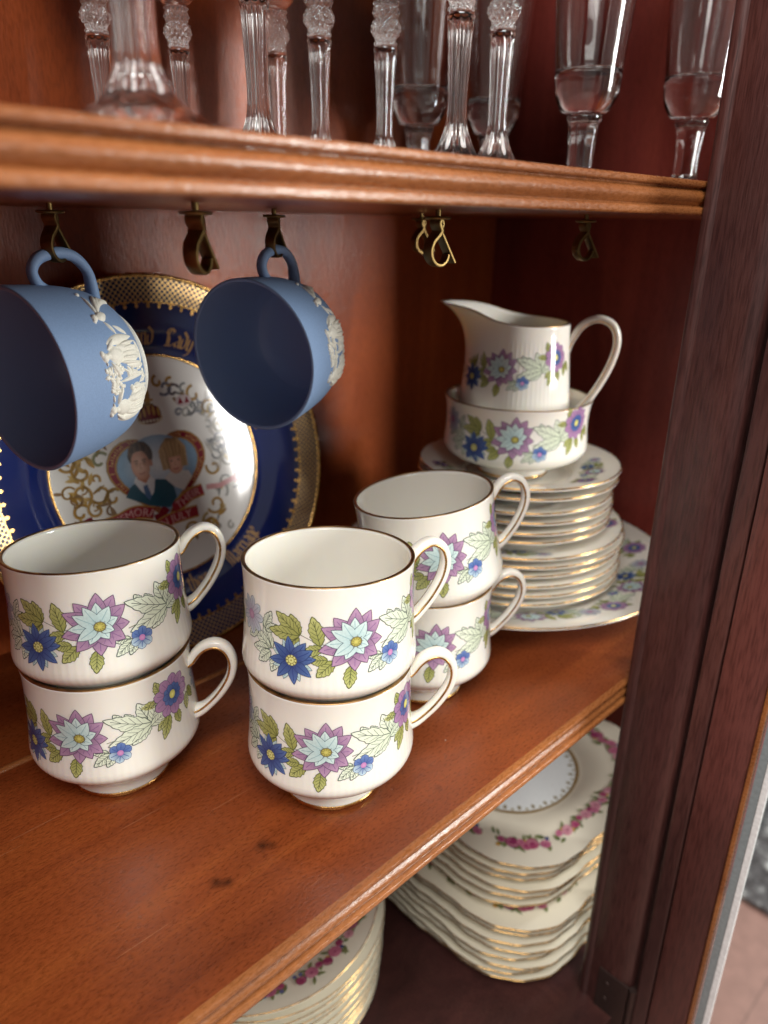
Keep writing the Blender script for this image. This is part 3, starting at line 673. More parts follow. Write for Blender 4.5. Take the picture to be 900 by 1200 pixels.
for sgn in (-1, 1):
    gp = []
    for i, p in enumerate(path[2:-2]):
        tg = (path[i + 3] - path[i + 1]).normalized(); nn = tg.cross(uy).normalized(); q = (i + 2) / (len(path) - 1)
        gp.append(p - nn * 0.0012 * scj(q) + uy * sgn * 0.0032 * scj(q))
    V, F = sweep(gp, ell(0.0005, 0.0004, 8), uy); mesh_obj('gilt_line', V, F, M_GOLD, h)
tag(jug, 'white flowered cream jug with spout, standing in the sugar bowl', 'jug')

# ------------------------------------------------------------------ blue jasper cups on the hooks
JR, JHt = 0.0392, 0.0600
JC = prof([(0.0215, 0.0010), (0.0222, 0.0030), (0.0245, 0.0050), (0.0285, 0.0085), (0.0325, 0.0150), (0.0352, 0.0240), (0.0370, 0.0340), (0.0382, 0.0460), (0.0390, 0.0560), (JR, JHt - 0.0005)], 6)
def relief(P):
    W_ = lin(230, 227, 216)
    pt = lambda x, y, a, L_, W2, h=0.9, shp='lance', cv=0.0: P.petal(x, y, a, L_, W2, W_, W_, 0, shp, 0, n=12, k=7, height=h * 0.001, curve=cv)
    dc = lambda x, y, rx, ry, h=0.9: P.disc(x, y, rx, ry, W_, 0, rings=4, segs=14, height=h * 0.001)
    def woman(x, s):      # draped standing figure, feet at y=-16
        dc(x + 0.5 * s, 12.0, 2.1, 2.3, 1.4); dc(x - 1.0 * s, 13.4, 1.7, 1.4, 1.1); pt(x + 2.2 * s, 12, 90 - 80 * s, 2.0, 1.2)
        pt(x, 11, 270, 5, 3.0); pt(x, 9.6, 268, 12, 8.6, 1.4); pt(x - 0.4 * s, 3, 268, 19.5, 12.0, 1.1, 'point'); pt(x + 2.4 * s, 1, 274, 17.5, 6.4, 1.6, 'lance'); pt(x - 3.0 * s, 3, 264, 19.5, 5.6, 1.5, 'lance')
        for q in range(5): pt(x - 3.6 + q * 1.9, 2 - q * 0.6, 264 + q * 3, 17 - q * 0.8, 2.2, 1.9 + 0.25 * (q % 2), 'lance')
        pt(x - 5.0 * s, 8, 270 - 14 * s, 22, 5.0, 1.0, 'lance', 0.1 * s); pt(x + 5.0 * s, -2, 270 + 6 * s, 14, 4.2, 1.1, 'lance')
        pt(x + 2.6 * s, 9, 270 + 62 * s, 9, 2.6, 1.4); pt(x - 2.4 * s, 9, 270 - 34 * s, 9, 2.6, 1.3)
        dc(x, -15.6, 6.5, 1.3, 0.8)
    def cupid(x, y, s):
        dc(x, y + 6, 1.5, 1.6, 1.1); pt(x, y + 5, 270, 7, 3.4, 1.2); pt(x - 0.6, y - 1, 258, 8, 2.2, 1.0); pt(x + 0.8, y - 1, 288, 8, 2.2, 1.0)
        pt(x, y + 3.5, 270 + 75 * s, 5.5, 1.4); pt(x, y + 3.5, 90 - 50 * s, 5.0, 2.4, 0.7, 'point')
    def tree(x, s):
        pt(x, -15.5, 84, 22, 2.6, 1.0, 'lance', 0.12 * s); pt(x + 1.2 * s, -5, 60, 10, 1.4, 0.8)
        for i in range(60):
            pt(x + 1.0 + random.uniform(-6.5, 6.5), 9 + random.uniform(-4.5, 5.0), random.uniform(0, 360), random.uniform(2.4, 4.2), random.uniform(1.4, 2.2), 0.8)
    woman(-12.5, 1); tree(0, 1); woman(11.5, -1); cupid(2.0, -8, 1); cupid(-4.5, -9, -1); P.strip([(-19 + q, -16.2 + 0.3 * math.sin(q)) for q in range(39)], 1.6, W_, 4)
    for k in range(4): dc(-3 + k * 1.4, -14 + random.uniform(-1, 1), 1.6, 1.0, 0.7)
    # reclining figure in flowing drapery
    x = 38
    dc(x - 9, 6.5, 1.9, 1.9, 1.3); dc(x - 10.6, 7.6, 1.2, 1.2)
    pt(x - 9, 5, 285, 8, 5.5, 1.3); 
    for q in range(7): pt(x - 7 + q * 1.5, 1.5 - q * 1.0, -20 - q * 8, 17 - q, 3.4, 1.1 + 0.1 * (q % 2), 'lance', -0.12)
    pt(x - 8, 3, 0, 13, 2.0); dc(x + 6.5, 4.0, 1.2, 1.2); pt(x - 11, 2, 215, 8, 1.8); pt(x - 13, -3, 240, 9, 2.2, 0.9)
def make_jasper(seed):
    random.seed(seed)
    t = empty('blue_cup')
    n_out = len(JC)
    body = [(0.0, 0.0030), (0.0185, 0.0030), (0.0192, 0.0), (0.0210, 0.0)] + JC + [(JR - 0.0004, JHt), (JR - 0.0013, JHt)]
    nb = len(body)
    inner = [(r - 0.0019, z_) for r, z_ in JC if z_ > 0.009][::-1][1:] + [(0.020, 0.0060), (0.0, 0.0052)]
    V, F = lathe(body + inner, 128)
    fm = [1 if (i // 128) >= nb - 2 else 0 for i in range(len(F))]
    mesh_obj('body', V, F, None, t, mats=[M_JASPER, M_JASPER_IN], fmat=fm)
    hp = [(0.0345, 0.0345), (0.0380, 0.0392), (0.0435, 0.0408), (0.0480, 0.0360), (0.0494, 0.0262), (0.0474, 0.0165), (0.0415, 0.0100), (0.0350, 0.0085), (0.0265, 0.0085)]
    path = smooth_poly([(a, 0, b) for a, b in hp], 6)
    V, F = sweep(path, ell(0.0025, 0.0029, 14), (0, 1, 0), True, lambda q: 1.0 + 0.35 * max(0, (q - 0.75) / 0.25))
    mesh_obj('handle', V, F, M_JASPER, t)
    rf = interp(JC)
    for k in range(2):
        P = Print(surf_map(rf, 0.0345, rad(90 + 180 * k + 0), 0.0260), base=-0.00005)
        _f = P.fn; P.fn = lambda x, y, o_, f_=_f: f_(x * 0.9, y * 0.92, o_)
        relief(P); P.build('white_relief', t, M_RELIEF)
    ring = [(0.0216, 0.0006), (0.0230, 0.0008), (0.0234, 0.0020), (0.0225, 0.0032)]
    V, F = lathe(ring, 96); mesh_obj('foot_ring', V, F, M_RELIEF, t)
    return t
def hang(o, hook, head, down, spin=0.0):
    hx, hy, hdg = hook
    a = Vector((math.cos(rad(head)) * math.cos(rad(down)), math.sin(rad(head)) * math.cos(rad(down)), -math.sin(rad(down))))
    u = (Vector((0, 0, 1)) - a * a.z).normalized(); v = a.cross(u)
    m = Matrix(((u.x, v.x, a.x, 0), (u.y, v.y, a.y, 0), (u.z, v.z, a.z, 0), (0, 0, 0, 1)))
    s = Vector((math.cos(rad(hdg)), math.sin(rad(hdg)), 0))
    tip = Vector((hx, hy, SHZ)) + s * 0.0012 + Vector((0, 0, -0.0228))
    m = m @ Matrix.Diagonal((1.05, 1.05, 0.86, 1))
    inner_top = m @ Vector((0.0470, 0, 0.0250))
    o.matrix_world = Matrix.Translation(tip - inner_top) @ m
b1 = make_jasper(3); hang(b1, HOOKS[0], 191, 3)
tag(b1, 'blue cup with white relief figures, left one, partly cut off by the picture edge', 'cup', 'hanging blue cups')
b2 = make_jasper(9); hang(b2, HOOKS[1], 196, 5)
tag(b2, 'blue cup with white relief figures, right one, hanging before the plate', 'cup', 'hanging blue cups')

# ------------------------------------------------------------------ commemorative plate leaning at the back
PR = 0.1256; LEAN = rad(12.6)
PC = Vector((0.2291, 0.2571, 0.1214 + 0.0012))
cp = empty('commemorative_plate')
eu = Vector((1, 0, 0)); ev = Vector((0, math.sin(LEAN), math.cos(LEAN))); en = eu.cross(ev)
cp.matrix_world = Matrix(((eu.x, ev.x, en.x, PC.x), (eu.y, ev.y, en.y, PC.y), (eu.z, ev.z, en.z, PC.z), (0, 0, 0, 1)))
PD = [(0.0, -0.0142), (0.56, -0.0140), (0.60, -0.0138), (0.64, -0.0128), (0.68, -0.0105), (0.72, -0.0082), (0.76, -0.0068), (0.84, -0.0042), (0.92, -0.0018), (1.0, 0.0)]
pd_x = [p[0] for p in PD]; pd_z = [p[1] for p in PD]
dep = lambda f: float(np.interp(f, pd_x, pd_z))
front = []
for f in sorted(set(list(np.linspace(0, 0.58, 10)) + list(np.linspace(0.59, 1.0, 42)))): front.append((f * PR, dep(f)))
# smooth the knees a little
fz = np.array([p[1] for p in front]); 
for _ in range(2): fz[1:-1] = 0.25 * fz[:-2] + 0.5 * fz[1:-1] + 0.25 * fz[2:]
front = [(front[i][0], float(fz[i])) for i in range(len(front))]
def dsm(f): return float(np.interp(f * PR, [p[0] for p in front], [p[1] for p in front]))
back = [(PR * 1.004, -0.0008), (PR * 0.998, -0.0022), (PR * 0.86, -0.0078), (PR * 0.70, -0.0130), (PR * 0.62, -0.0165), (PR * 0.60, -0.0185), (PR * 0.57, -0.0185), (PR * 0.55, -0.0168), (0.0, -0.0166)]
pf = front + back
V, F = lathe(pf, 160)
fm = []
for i in range(len(pf) - 1):
    fr = pf[i][0] / PR
    if i >= len(front) - 1: mi = 0
    elif fr < 0.595: mi = 0
    elif fr < 0.855: mi = 1
    else: mi = 2
    fm += [mi] * 160
# lace-like gilt rim: gold tracery over cobalt
k = NT('gilt_lace_on_cobalt'); tc = k.add('ShaderNodeTexCoord')
sp_ = k.add('ShaderNodeSeparateXYZ'); k.link(tc.outputs['Object'], sp_.inputs[0])
def mth(op, a, b=None, c=None):
    n_ = k.add('ShaderNodeMath', operation=op)
    for q_, v_ in enumerate((a, b, c)):
        if v_ is None: continue
        if isinstance(v_, (int, float)): n_.inputs[q_].default_value = v_
        else: k.link(v_, n_.inputs[q_])
    return n_.outputs[0]
an_ = mth('ARCTAN2', sp_.outputs[1], sp_.outputs[0])
rr_ = mth('SQRT', mth('ADD', mth('MULTIPLY', sp_.outputs[0], sp_.outputs[0]), mth('MULTIPLY', sp_.outputs[1], sp_.outputs[1])))
ar_ = mth('MULTIPLY', an_, 96.0); rk_ = mth('MULTIPLY', rr_, 830.0)
la_ = mth('ABSOLUTE', mth('MULTIPLY', mth('SINE', mth('ADD', ar_, rk_)), mth('SINE', mth('SUBTRACT', ar_, rk_))))
dots_ = mth('MULTIPLY', mth('ABSOLUTE', mth('SINE', mth('MULTIPLY', an_, 150.0))), mth('ABSOLUTE', mth('SINE', mth('MULTIPLY', rr_, 1500.0))))
mr = k.add('ShaderNodeMapRange', i_From_Min=0.15, i_From_Max=0.24, i_To_Min=1.0, i_To_Max=0.0); k.link(mth('SUBTRACT', la_, mth('MULTIPLY', dots_, 0.22)), mr.inputs[0])
mx = k.add('ShaderNodeMix', data_type='RGBA'); mx.inputs['A'].default_value = (0.006, 0.014, 0.075, 1); mx.inputs['B'].default_value = (0.80, 0.52, 0.22, 1)
k.link(mr.outputs[0], mx.inputs['Factor']); k.link(mx.outputs['Result'], k.b.inputs['Base Color']); k.link(mr.outputs[0], k.b.inputs['Metallic'])
k.set(Roughness=0.28)
M_LACE = k.m
mesh_obj('dish', V, F, None, cp, mats=[M_WHITE, M_COBALT, M_LACE], fmat=fm)
V, F = lathe([(PR * 0.594, dsm(0.594) + 0.0004), (PR * 0.597, dsm(0.597) + 0.0007), (PR * 0.604, dsm(0.604) + 0.0007), (PR * 0.607, dsm(0.607) + 0.0003)], 160); mesh_obj('gilt_line', V, F, M_GOLD, cp)
V, F = lathe([(PR * 0.984, dsm(0.984) + 0.0002), (PR * 0.990, 0.0004), (PR * 1.002, 0.0006), (PR * 1.0065, -0.0006), (PR * 1.001, -0.0014)], 160); mesh_obj('gilt_edge', V, F, M_GOLD, cp)
def pmap(x, y, off):          # unit-radius plate coordinates
    return (x * PR, y * PR, dsm(math.hypot(x, y)) + off)
GOLDI = lin(186, 140, 66)
def polar_print(): return Print(pmap, base=0.00018, step=0.00002)
# scalloped inner border of the gilt rim
def lace_geo():
    V, F = [], []; n = 84
    for i in range(n):
        a0 = 2 * PI * i / n
        for (da, r0, r1, wd) in ((0, 0.846, 0.864, 0.004), ):
            for (q, (ra, wa)) in enumerate(((0.838, 0.0035), (0.846, 0.010), (0.856, 0.004))):
                pass
        o = len(V)
        for (rr, aa) in ((0.832, 0), (0.842, -0.012), (0.842, 0.012), (0.857, -0.007), (0.857, 0.007), (0.862, -0.030), (0.862, 0.030), (0.870, -0.033), (0.870, 0.033)):
            x, y, z_ = pmap(rr * math.cos(a0 + aa), rr * math.sin(a0 + aa), 0.00022); V.append((x, y, z_))
        F += [(o, o + 2, o + 1), (o + 1, o + 2, o + 4, o + 3), (o + 3, o + 4, o + 6, o + 5), (o + 5, o + 6, o + 8, o + 7)]
    return mesh_obj('scalloped_border', V, F, M_GOLD, cp, smooth=False)
lace_geo()
# blackletter inscription: broad-nib strokes
GL = {
 'a': ([[(.05, .85), (.25, 1), (.45, .85), (.45, .12), (.58, .0)], [(.45, .55), (.12, .42), (.05, .2), (.22, .02), (.45, .18)]], .62),
 'n': ([[(0, .9), (.12, 1), (.12, .08), (.24, 0)], [(.12, .78), (.34, 1), (.48, .85), (.48, .1), (.6, 0)]], .64),
 'd': ([[(.1, 1.5), (.45, 1.1), (.5, .5), (.4, .1), (.25, 0), (.06, .15), (.06, .8), (.3, 1)]], .58),
 'L': ([[(.55, 1.5), (.2, 1.45), (.1, 1.15), (.25, 1.0), (.25, .2), (.05, 0), (.7, .05), (.85, .3)], [(.4, 1.4), (.4, .1)], [(.55, 1.5), (.75, 1.3), (.6, 1.1)]], .92),
 'y': ([[(0, .9), (.12, 1), (.12, .15), (.28, 0), (.48, .2)], [(.48, 1), (.48, 0), (.3, -.4), (.05, -.45)]], .62),
 't': ([[(.15, 1.25), (.15, .12), (.3, 0), (.42, .1)], [(-.02, 1), (.4, 1)]], .44),
 'h': ([[(.0, 1.45), (.12, 1.55), (.12, .08), (.24, 0)], [(.12, .78), (.34, 1), (.48, .8), (.46, .1), (.3, -.3)]], .64),
 'e': ([[(.42, .1), (.25, 0), (.06, .15), (.06, .82), (.28, 1), (.45, .85), (.42, .62), (.08, .48)]], .54),
 'i': ([[(0, .9), (.12, 1), (.12, .1), (.26, 0)], [(.06, 1.3), (.16, 1.4)]], .34),
 'r': ([[(0, .9), (.12, 1), (.12, .08), (.24, 0)], [(.12, .8), (.3, 1), (.46, .9)]], .5),
 'M': ([[(.3, 1.45), (.08, 1.2), (.12, .2), (.02, 0)], [(.3, 1.45), (.42, 1.2), (.42, .05)], [(.42, 1.2), (.62, 1.45), (.78, 1.2), (.76, .1), (.9, 0)]], .98),
 'g': ([[(.45, .9), (.25, 1), (.06, .85), (.06, .2), (.22, .02), (.45, .15)], [(.48, 1), (.48, -.2), (.3, -.45), (.05, -.35)]], .62),
 'o': ([[(.28, 1), (.06, .82), (.06, .18), (.26, 0), (.48, .18), (.48, .82), (.28, 1)]], .6),
 'x': ([[(0, .95), (.14, 1), (.4, .05), (.52, 0)], [(.5, 1), (.02, 0)], [(.08, .5), (.45, .5)]], .6),
 'f': ([[(.5, 1.4), (.3, 1.5), (.15, 1.25), (.15, 0)], [(0, 1), (.4, 1)]], .46),
 ' ': ([], .42)}
def calligraphy(P, text, r, a0, dirn, size, col, layer=0):
    """dirn -1: reads clockwise, feet inward (top arc); +1: reads anticlockwise, feet outward (bottom arc)."""
    a = a0; nib = (0.115 * math.cos(rad(38)), 0.115 * math.sin(rad(38)))
    for ch in text:
        strokes, adv = GL[ch]
        for st in strokes:
            for i in range(len(st) - 1):
                (x0, y0), (x1, y1) = st[i], st[i + 1]
                q = []
                for (X_, Y_) in ((x0 - nib[0], y0 - nib[1]), (x0 + nib[0], y0 + nib[1]), (x1 - nib[0], y1 - nib[1]), (x1 + nib[0], y1 + nib[1])):
                    if dirn < 0: rr = r + Y_ * size; aa = a - X_ * size / r
                    else: rr = r - Y_ * size; aa = a + X_ * size / r
                    q.append((rr * math.cos(aa), rr * math.sin(aa)))
                P.grid(q, [col] * 4, 2, 2, layer)
        a += dirn * adv * size / r
    return a
GT = lin(190, 150, 100)
M_GILT_INK = mat_print('gilt_ink', 0.25)
for (txt, r_, a0, dn) in (('and', 0.655, 92.5, -1), ('Lady', 0.655, 77.5, -1), ('oe', 0.712, -101, 1), ('their', 0.712, -90, 1), ('Marriage', 0.712, -66, 1), ('xxi', 0.635, 17, -1)):
    P = polar_print(); calligraphy(P, txt, r_, rad(a0), dn, 0.058, GT); P.build('inscription_word', cp, M_GILT_INK)
# printed centre
P = polar_print()
RED, RED2, GO, SKY = lin(132, 26, 44), lin(158, 44, 56), lin(190, 148, 74), lin(140, 172, 200)
def heart(sc, cx=-0.016, cy=-0.03, n=48):
    out = []
    for i in range(n):
        t = 2 * PI * i / n
        x = 16 * math.sin(t) ** 3; y = 13 * math.cos(t) - 5 * math.cos(2 * t) - 2 * math.cos(3 * t) - math.cos(4 * t)
        out.append((cx + x / 17 * 0.25 * sc, cy + y / 17 * 0.245 * sc))
    return out
for sc, c, ly in ((1.235, lin(150, 110, 56), 1), (1.215, GO, 2), (1.19, RED, 3), (1.045, GO, 4), (1.015, lin(120, 84, 60), 5), (1.0, SKY, 6)): P.poly(heart(sc), c, ly)
P.disc(-0.02, 0.02, 0.20, 0.16, lin(234, 238, 240), 7, SKY, rings=5, segs=28)
# gold lettering marks round the heart ribbon
h1 = heart(1.165, n=132); h2 = heart(1.075, n=132)
for i in range(132):
    if i % 11 in (0, 1) or 60 < i < 72 and i % 2: continue
    if 0.30 < (i % 22) / 22 < 0.42: continue
    j = (i * 7) % 3
    a, b = h1[i], h2[i]
    P.strip([a, ((a[0] + b[0]) / 2, (a[1] + b[1]) / 2), b] if j else [(a[0] * .6 + b[0] * .4, a[1] * .6 + b[1] * .4), b], 0.0052 if j else 0.010, lin(204, 160, 96), 6)
# two portraits, man left and woman right
SK, SK2 = lin(214, 160, 130), lin(190, 124, 98)
MX, MY = -0.112, 0.075
P.poly([(-0.235, -0.115), (-0.20, -0.068), (-0.155, -0.045), (-0.10, -0.06), (-0.05, -0.055), (0.015, -0.070), (0.045, -0.11), (0.05, -0.18), (0.0, -0.225), (-0.11, -0.19)], lin(48, 92, 110), 10)
P.poly([(-0.175, -0.045), (-0.15, -0.01), (-0.08, -0.02), (-0.055, -0.055), (-0.075, -0.12), (-0.105, -0.15), (-0.145, -0.10)], lin(230, 230, 232), 11)
P.poly([(-0.128, -0.078), (-0.105, -0.072), (-0.092, -0.14), (-0.108, -0.16), (-0.128, -0.13)], lin(88, 118, 158), 12)
P.poly([(-0.150, 0.02), (-0.09, 0.01), (-0.078, -0.03), (-0.11, -0.065), (-0.152, -0.035)], SK2, 12)
HB, HB2 = lin(112, 78, 58), lin(74, 50, 40)
P.disc(MX + 0.002, 0.088, 0.070, 0.074, HB, 13, HB2, rings=5, segs=24)
P.disc(MX - 0.008, 0.036, 0.052, 0.080, lin(240, 194, 166), 14, lin(204, 146, 120), rings=5, segs=24)
P.disc(MX - 0.030, 0.046, 0.016, 0.020, lin(196, 140, 116), 15, lin(214, 164, 136)); P.disc(MX + 0.018, 0.046, 0.016, 0.020, lin(196, 140, 116), 15, lin(208, 156, 128))
for q in range(11):
    t_ = q / 10; P.strip([(MX - 0.058 + 0.112 * t_, 0.098 + 0.012 * math.sin(PI * t_)), (MX - 0.052 + 0.10 * t_, 0.128 + 0.020 * math.sin(PI * t_)), (MX - 0.030 + 0.06 * t_, 0.152)], 0.015, (HB, lin(76, 50, 38), HB2)[q % 3], 16)
P.strip([(MX + 0.052, 0.11), (MX + 0.060, 0.08), (MX + 0.054, 0.055)], 0.016, HB2, 16); P.strip([(MX - 0.064, 0.10), (MX - 0.062, 0.075), (MX - 0.058, 0.062)], 0.012, HB2, 16)
P.disc(MX + 0.052, 0.038, 0.010, 0.020, lin(196, 138, 112), 15)
for ex in (MX - 0.030, MX + 0.018):
    P.strip([(ex - 0.013, 0.060), (ex, 0.064), (ex + 0.013, 0.060)], 0.0055, lin(112, 76, 60), 17); P.disc(ex, 0.050, 0.0075, 0.0045, lin(96, 76, 72), 17, lin(150, 110, 96), rings=2, segs=8)
P.strip([(MX - 0.006, 0.050), (MX - 0.013, 0.020), (MX - 0.003, 0.015)], 0.006, lin(192, 134, 108), 17); P.strip([(MX - 0.026, -0.008), (MX - 0.008, -0.011), (MX + 0.010, -0.007)], 0.007, lin(184, 112, 100), 17)
P.poly([(0.0, -0.06), (0.04, -0.035), (0.10, -0.035), (0.15, -0.05), (0.165, -0.085), (0.10, -0.15), (0.05, -0.12)], lin(222, 220, 216), 11)
HL, HL2 = lin(196, 162, 116), lin(136, 102, 70)
P.disc(0.076, 0.060, 0.082, 0.088, HL, 13, HL2, rings=5, segs=24)
P.disc(0.080, 0.008, 0.048, 0.060, lin(244, 200, 174), 14, lin(214, 158, 132), rings=5, segs=24)
for q in range(15):
    t_ = q / 14; x0_ = 0.002 + 0.148 * t_; e_ = math.sin(PI * t_)
    P.strip([(0.055 + 0.05 * t_, 0.146), (x0_, 0.085 + 0.045 * e_), (x0_ + 0.006 * (0.5 - t_), 0.040 + 0.020 * e_), (x0_ + 0.014 * (0.5 - t_), (0.044 if 0.22 < t_ < 0.85 else -0.018))], 0.017, (HL, lin(182, 148, 104), lin(204, 172, 126), lin(170, 136, 96))[q % 4], 16)
for ex in (0.060, 0.102):
    P.disc(ex, 0.022, 0.0075, 0.0048, lin(84, 82, 94), 17, lin(170, 128, 110), rings=2, segs=8)
P.strip([(0.081, 0.018), (0.077, -0.004), (0.085, -0.007)], 0.005, lin(202, 144, 118), 17); P.strip([(0.064, -0.022), (0.081, -0.026), (0.096, -0.021)], 0.008, lin(196, 108, 106), 17)
# ribbon tails under the heart and banners
def banner(pts, wd, txt, tsz, shift=0.0):
    path = smooth_poly([(a, b, 0) for a, b in pts], 6); pp_ = [(p.x, p.y) for p in path]
    P.strip(pp_, wd + 0.016, GO, 8); P.strip(pp_, wd, RED2, 9)
    L = [0.0]
    for i in range(1, len(path)): L.append(L[-1] + (path[i] - path[i - 1]).length)
    cu = bpy.data.curves.new('t', 'FONT'); cu.body = txt; cu.size = tsz; cu.align_x = 'CENTER'; cu.resolution_u = 2
    ob = bpy.data.objects.new('t', cu); COL.objects.link(ob); bpy.context.view_layer.update()
    me = ob.evaluated_get(bpy.context.evaluated_depsgraph_get()).to_mesh()
    base = len(P.V); tot = L[-1]
    for v in me.vertices:
        s_ = min(max(tot / 2 + v.co.x + shift, 0.0), tot - 1e-5); i = max(j for j in range(len(L)) if L[j] <= s_); i = min(i, len(path) - 2)
        t_ = (path[i + 1] - path[i]); f = (s_ - L[i]) / max(1e-6, t_.length); p = path[i] + t_ * f; n_ = Vector((-t_.y, t_.x, 0)).normalized() * (v.co.y - tsz * 0.35)
        P.V.append(pmap(p.x + n_.x, p.y + n_.y, P.base + 11 * P.step)); P.C.append(lin(226, 180, 176))
    P.F.extend(tuple(base + q for q in f_.vertices) for f_ in me.polygons)
    bpy.data.objects.remove(ob)
banner([(-0.40, -0.235), (-0.30, -0.225), (-0.20, -0.205), (-0.10, -0.232)], 0.058, 'COMMEMORATE', 0.062, 0.0)
banner([(0.015, -0.232), (0.07, -0.215), (0.13, -0.185), (0.215, -0.172)], 0.055, 'THEIR', 0.062)
banner([(-0.13, -0.325), (-0.02, -0.292), (0.07, -0.285), (0.16, -0.283)], 0.055, 'IN JULY', 0.062)
P.strip([(-0.05, -0.215), (-0.02, -0.235), (-0.06, -0.255), (-0.10, -0.262)], 0.035, RED, 7)
for q in range(2): P.strip([(-0.49, -0.20 - 0.0 * q), (-0.43, -0.185)], 0.035, RED2, 9)
# crown
P.disc(-0.012, 0.268, 0.072, 0.030, lin(196, 170, 120), 8); P.disc(-0.012, 0.292, 0.068, 0.052, RED, 9, lin(104, 20, 32))
for q in range(5): P.disc(-0.066 + q * 0.027, 0.300 + 0.014 * (1 - abs(q - 2) / 2), 0.0085, 0.028, GO, 10, rings=1, segs=10)
for q in range(7): P.disc(-0.072 + q * 0.020, 0.256, 0.008, 0.008, lin(224, 214, 190), 10, rings=1, segs=8)
P.strip([(-0.012, 0.33), (-0.004, 0.40)], 0.030, lin(176, 140, 80), 9); P.strip([(-0.036, 0.368), (0.024, 0.365)], 0.012, GO, 10); P.disc(-0.002, 0.408, 0.012, 0.012, GO, 10); P.strip([(-0.04, 0.345), (0.02, 0.34)], 0.010, lin(140, 110, 60), 10)
# scrolls, supporters and feathers in gold and grey
def scroll(x, y, a, s, c, turns=1.1, wd=0.016):
    pts = []
    for i in range(16):
        t = i / 15; an = rad(a) + t * turns * 2 * PI; r_ = s * (1 - 0.75 * t)
        pts.append((x + r_ * math.cos(an), y + r_ * math.sin(an)))
    P.strip(pts, wd, c, 5, tuple(q * 0.55 for q in c[:3]) + (1,))
random.seed(21)
for (x, y, a, s, c, tr) in ((-0.30, -0.10, 40, 0.05, GO, 0.9), (-0.36, -0.06, 210, 0.06, GO, 0.8), (-0.40, -0.14, 90, 0.05, GO, 1.0), (-0.46, -0.05, 300, 0.06, GO, 0.9), (-0.48, -0.14, 20, 0.05, GO, .9), (-0.43, 0.06, 120, 0.06, GO, 0.8), (-0.49, 0.12, 200, 0.05, GO, 0.8), (-0.33, 0.10, 30, 0.05, lin(150, 150, 110), 0.8),
                            (0.31, -0.06, 160, 0.05, GO, 0.9), (0.36, 0.05, 20, 0.06, lin(176, 178, 176), 0.8), (0.42, -0.03, 100, 0.06, lin(186, 182, 170), 0.9), (0.40, 0.16, 60, 0.06, lin(180, 176, 160), .8), (0.34, 0.27, 10, 0.06, GO, .7), (0.28, -0.27, 200, 0.06, GO, 1.0), (0.22, -0.36, 90, 0.05, lin(206, 176, 96), 1.0), (0.10, -0.38, 0, 0.05, GO, 1.0), (0.33, -0.2, 300, 0.05, lin(178, 176, 168), 0.8),
                            (0.07, 0.455, 100, 0.035, GO, 0.8), (0.105, 0.42, 220, 0.045, lin(132, 134, 150), .9), (0.14, 0.44, 60, 0.03, GO, .8), (0.15, 0.395, 20, 0.04, lin(120, 110, 112), .9), (0.19, 0.36, 180, 0.045, lin(150, 120, 84), .8), (0.27, 0.36, 90, 0.05, GO, .8), (0.23, 0.30, 240, 0.05, lin(150, 150, 150), .8)):
    scroll(x, y, a, s, c, tr)
for q in range(16): P.petal(0.33 + 0.02 * math.sin(q), -0.10 + q * 0.027, 60 + 70 * math.sin(q * 1.7), 0.075, 0.022, lin(190, 186, 176), lin(214, 210, 204), 3 + q % 2, 'lance', 0, vein=None)
for q in range(12): P.petal(-0.44 + 0.03 * math.sin(q * 2), -0.10 + q * 0.022, 120 + 60 * math.sin(q * 1.3), 0.07, 0.024, lin(170, 132, 66), lin(206, 176, 110), 3 + q % 2, 'lance', 0, vein=None)
rs = random.Random(4)
for q in range(120):
    sd = rs.choice((-1, 1)); a_ = rs.uniform(-62, 62); r_ = rs.uniform(0.30, 0.545)
    x_ = sd * r_ * math.cos(rad(a_)) - 0.01; y_ = r_ * math.sin(rad(a_)) - 0.02
    if abs(x_) < 0.31 and -0.36 < y_ < 0.24: continue
    c_ = rs.choice((GO, lin(168, 128, 60), lin(206, 178, 112), lin(150, 118, 84))) if sd < 0 else rs.choice((lin(196, 192, 184), lin(170, 172, 178), lin(206, 184, 130), lin(150, 152, 150)))
    if rs.random() < 0.5: scroll(x_, y_, rs.uniform(0, 360), rs.uniform(0.02, 0.045), c_, rs.uniform(0.5, 1.0), rs.uniform(0.008, 0.016))
    else: P.petal(x_, y_, rs.uniform(0, 360), rs.uniform(0.04, 0.09), rs.uniform(0.014, 0.028), c_, tuple(v * 0.7 for v in c_[:3]) + (1,), 4, 'lance', 0.0)
for q in range(9):
    t_ = q / 8; P.petal(-0.40 + 0.14 * t_, -0.335 - 0.08 * t_, 200 + 40 * math.sin(q * 2.0), 0.07, 0.026, RED2, RED, 5, 'lance', 0.004, out=GO); P.petal(0.02 + 0.26 * t_, -0.40 + 0.06 * t_, -30 + 60 * math.sin(q * 1.7), 0.07, 0.026, GO, lin(140, 104, 50), 5, 'lance', 0.0)
P.disc(0.20, 0.335, 0.050, 0.032, lin(206, 190, 190), 6)
for q in range(2): P.poly([(0.165 + q * 0.04, 0.320), (0.198 + q * 0.04, 0.320), (0.182 + q * 0.04, 0.358)], RED, 7)
P.strip([(0.24, -0.165), (0.33, -0.175), (0.43, -0.150)], 0.030, lin(206, 150, 150), 6)
P.strip([(0.44, -0.18), (0.455, -0.12)], 0.035, RED2, 7)
P.build('printed_centre', cp, mat_print('plate_inks', 0.09))
tag(cp, 'blue and gold commemorative plate with two portraits in a heart, leaning at the back', 'plate')

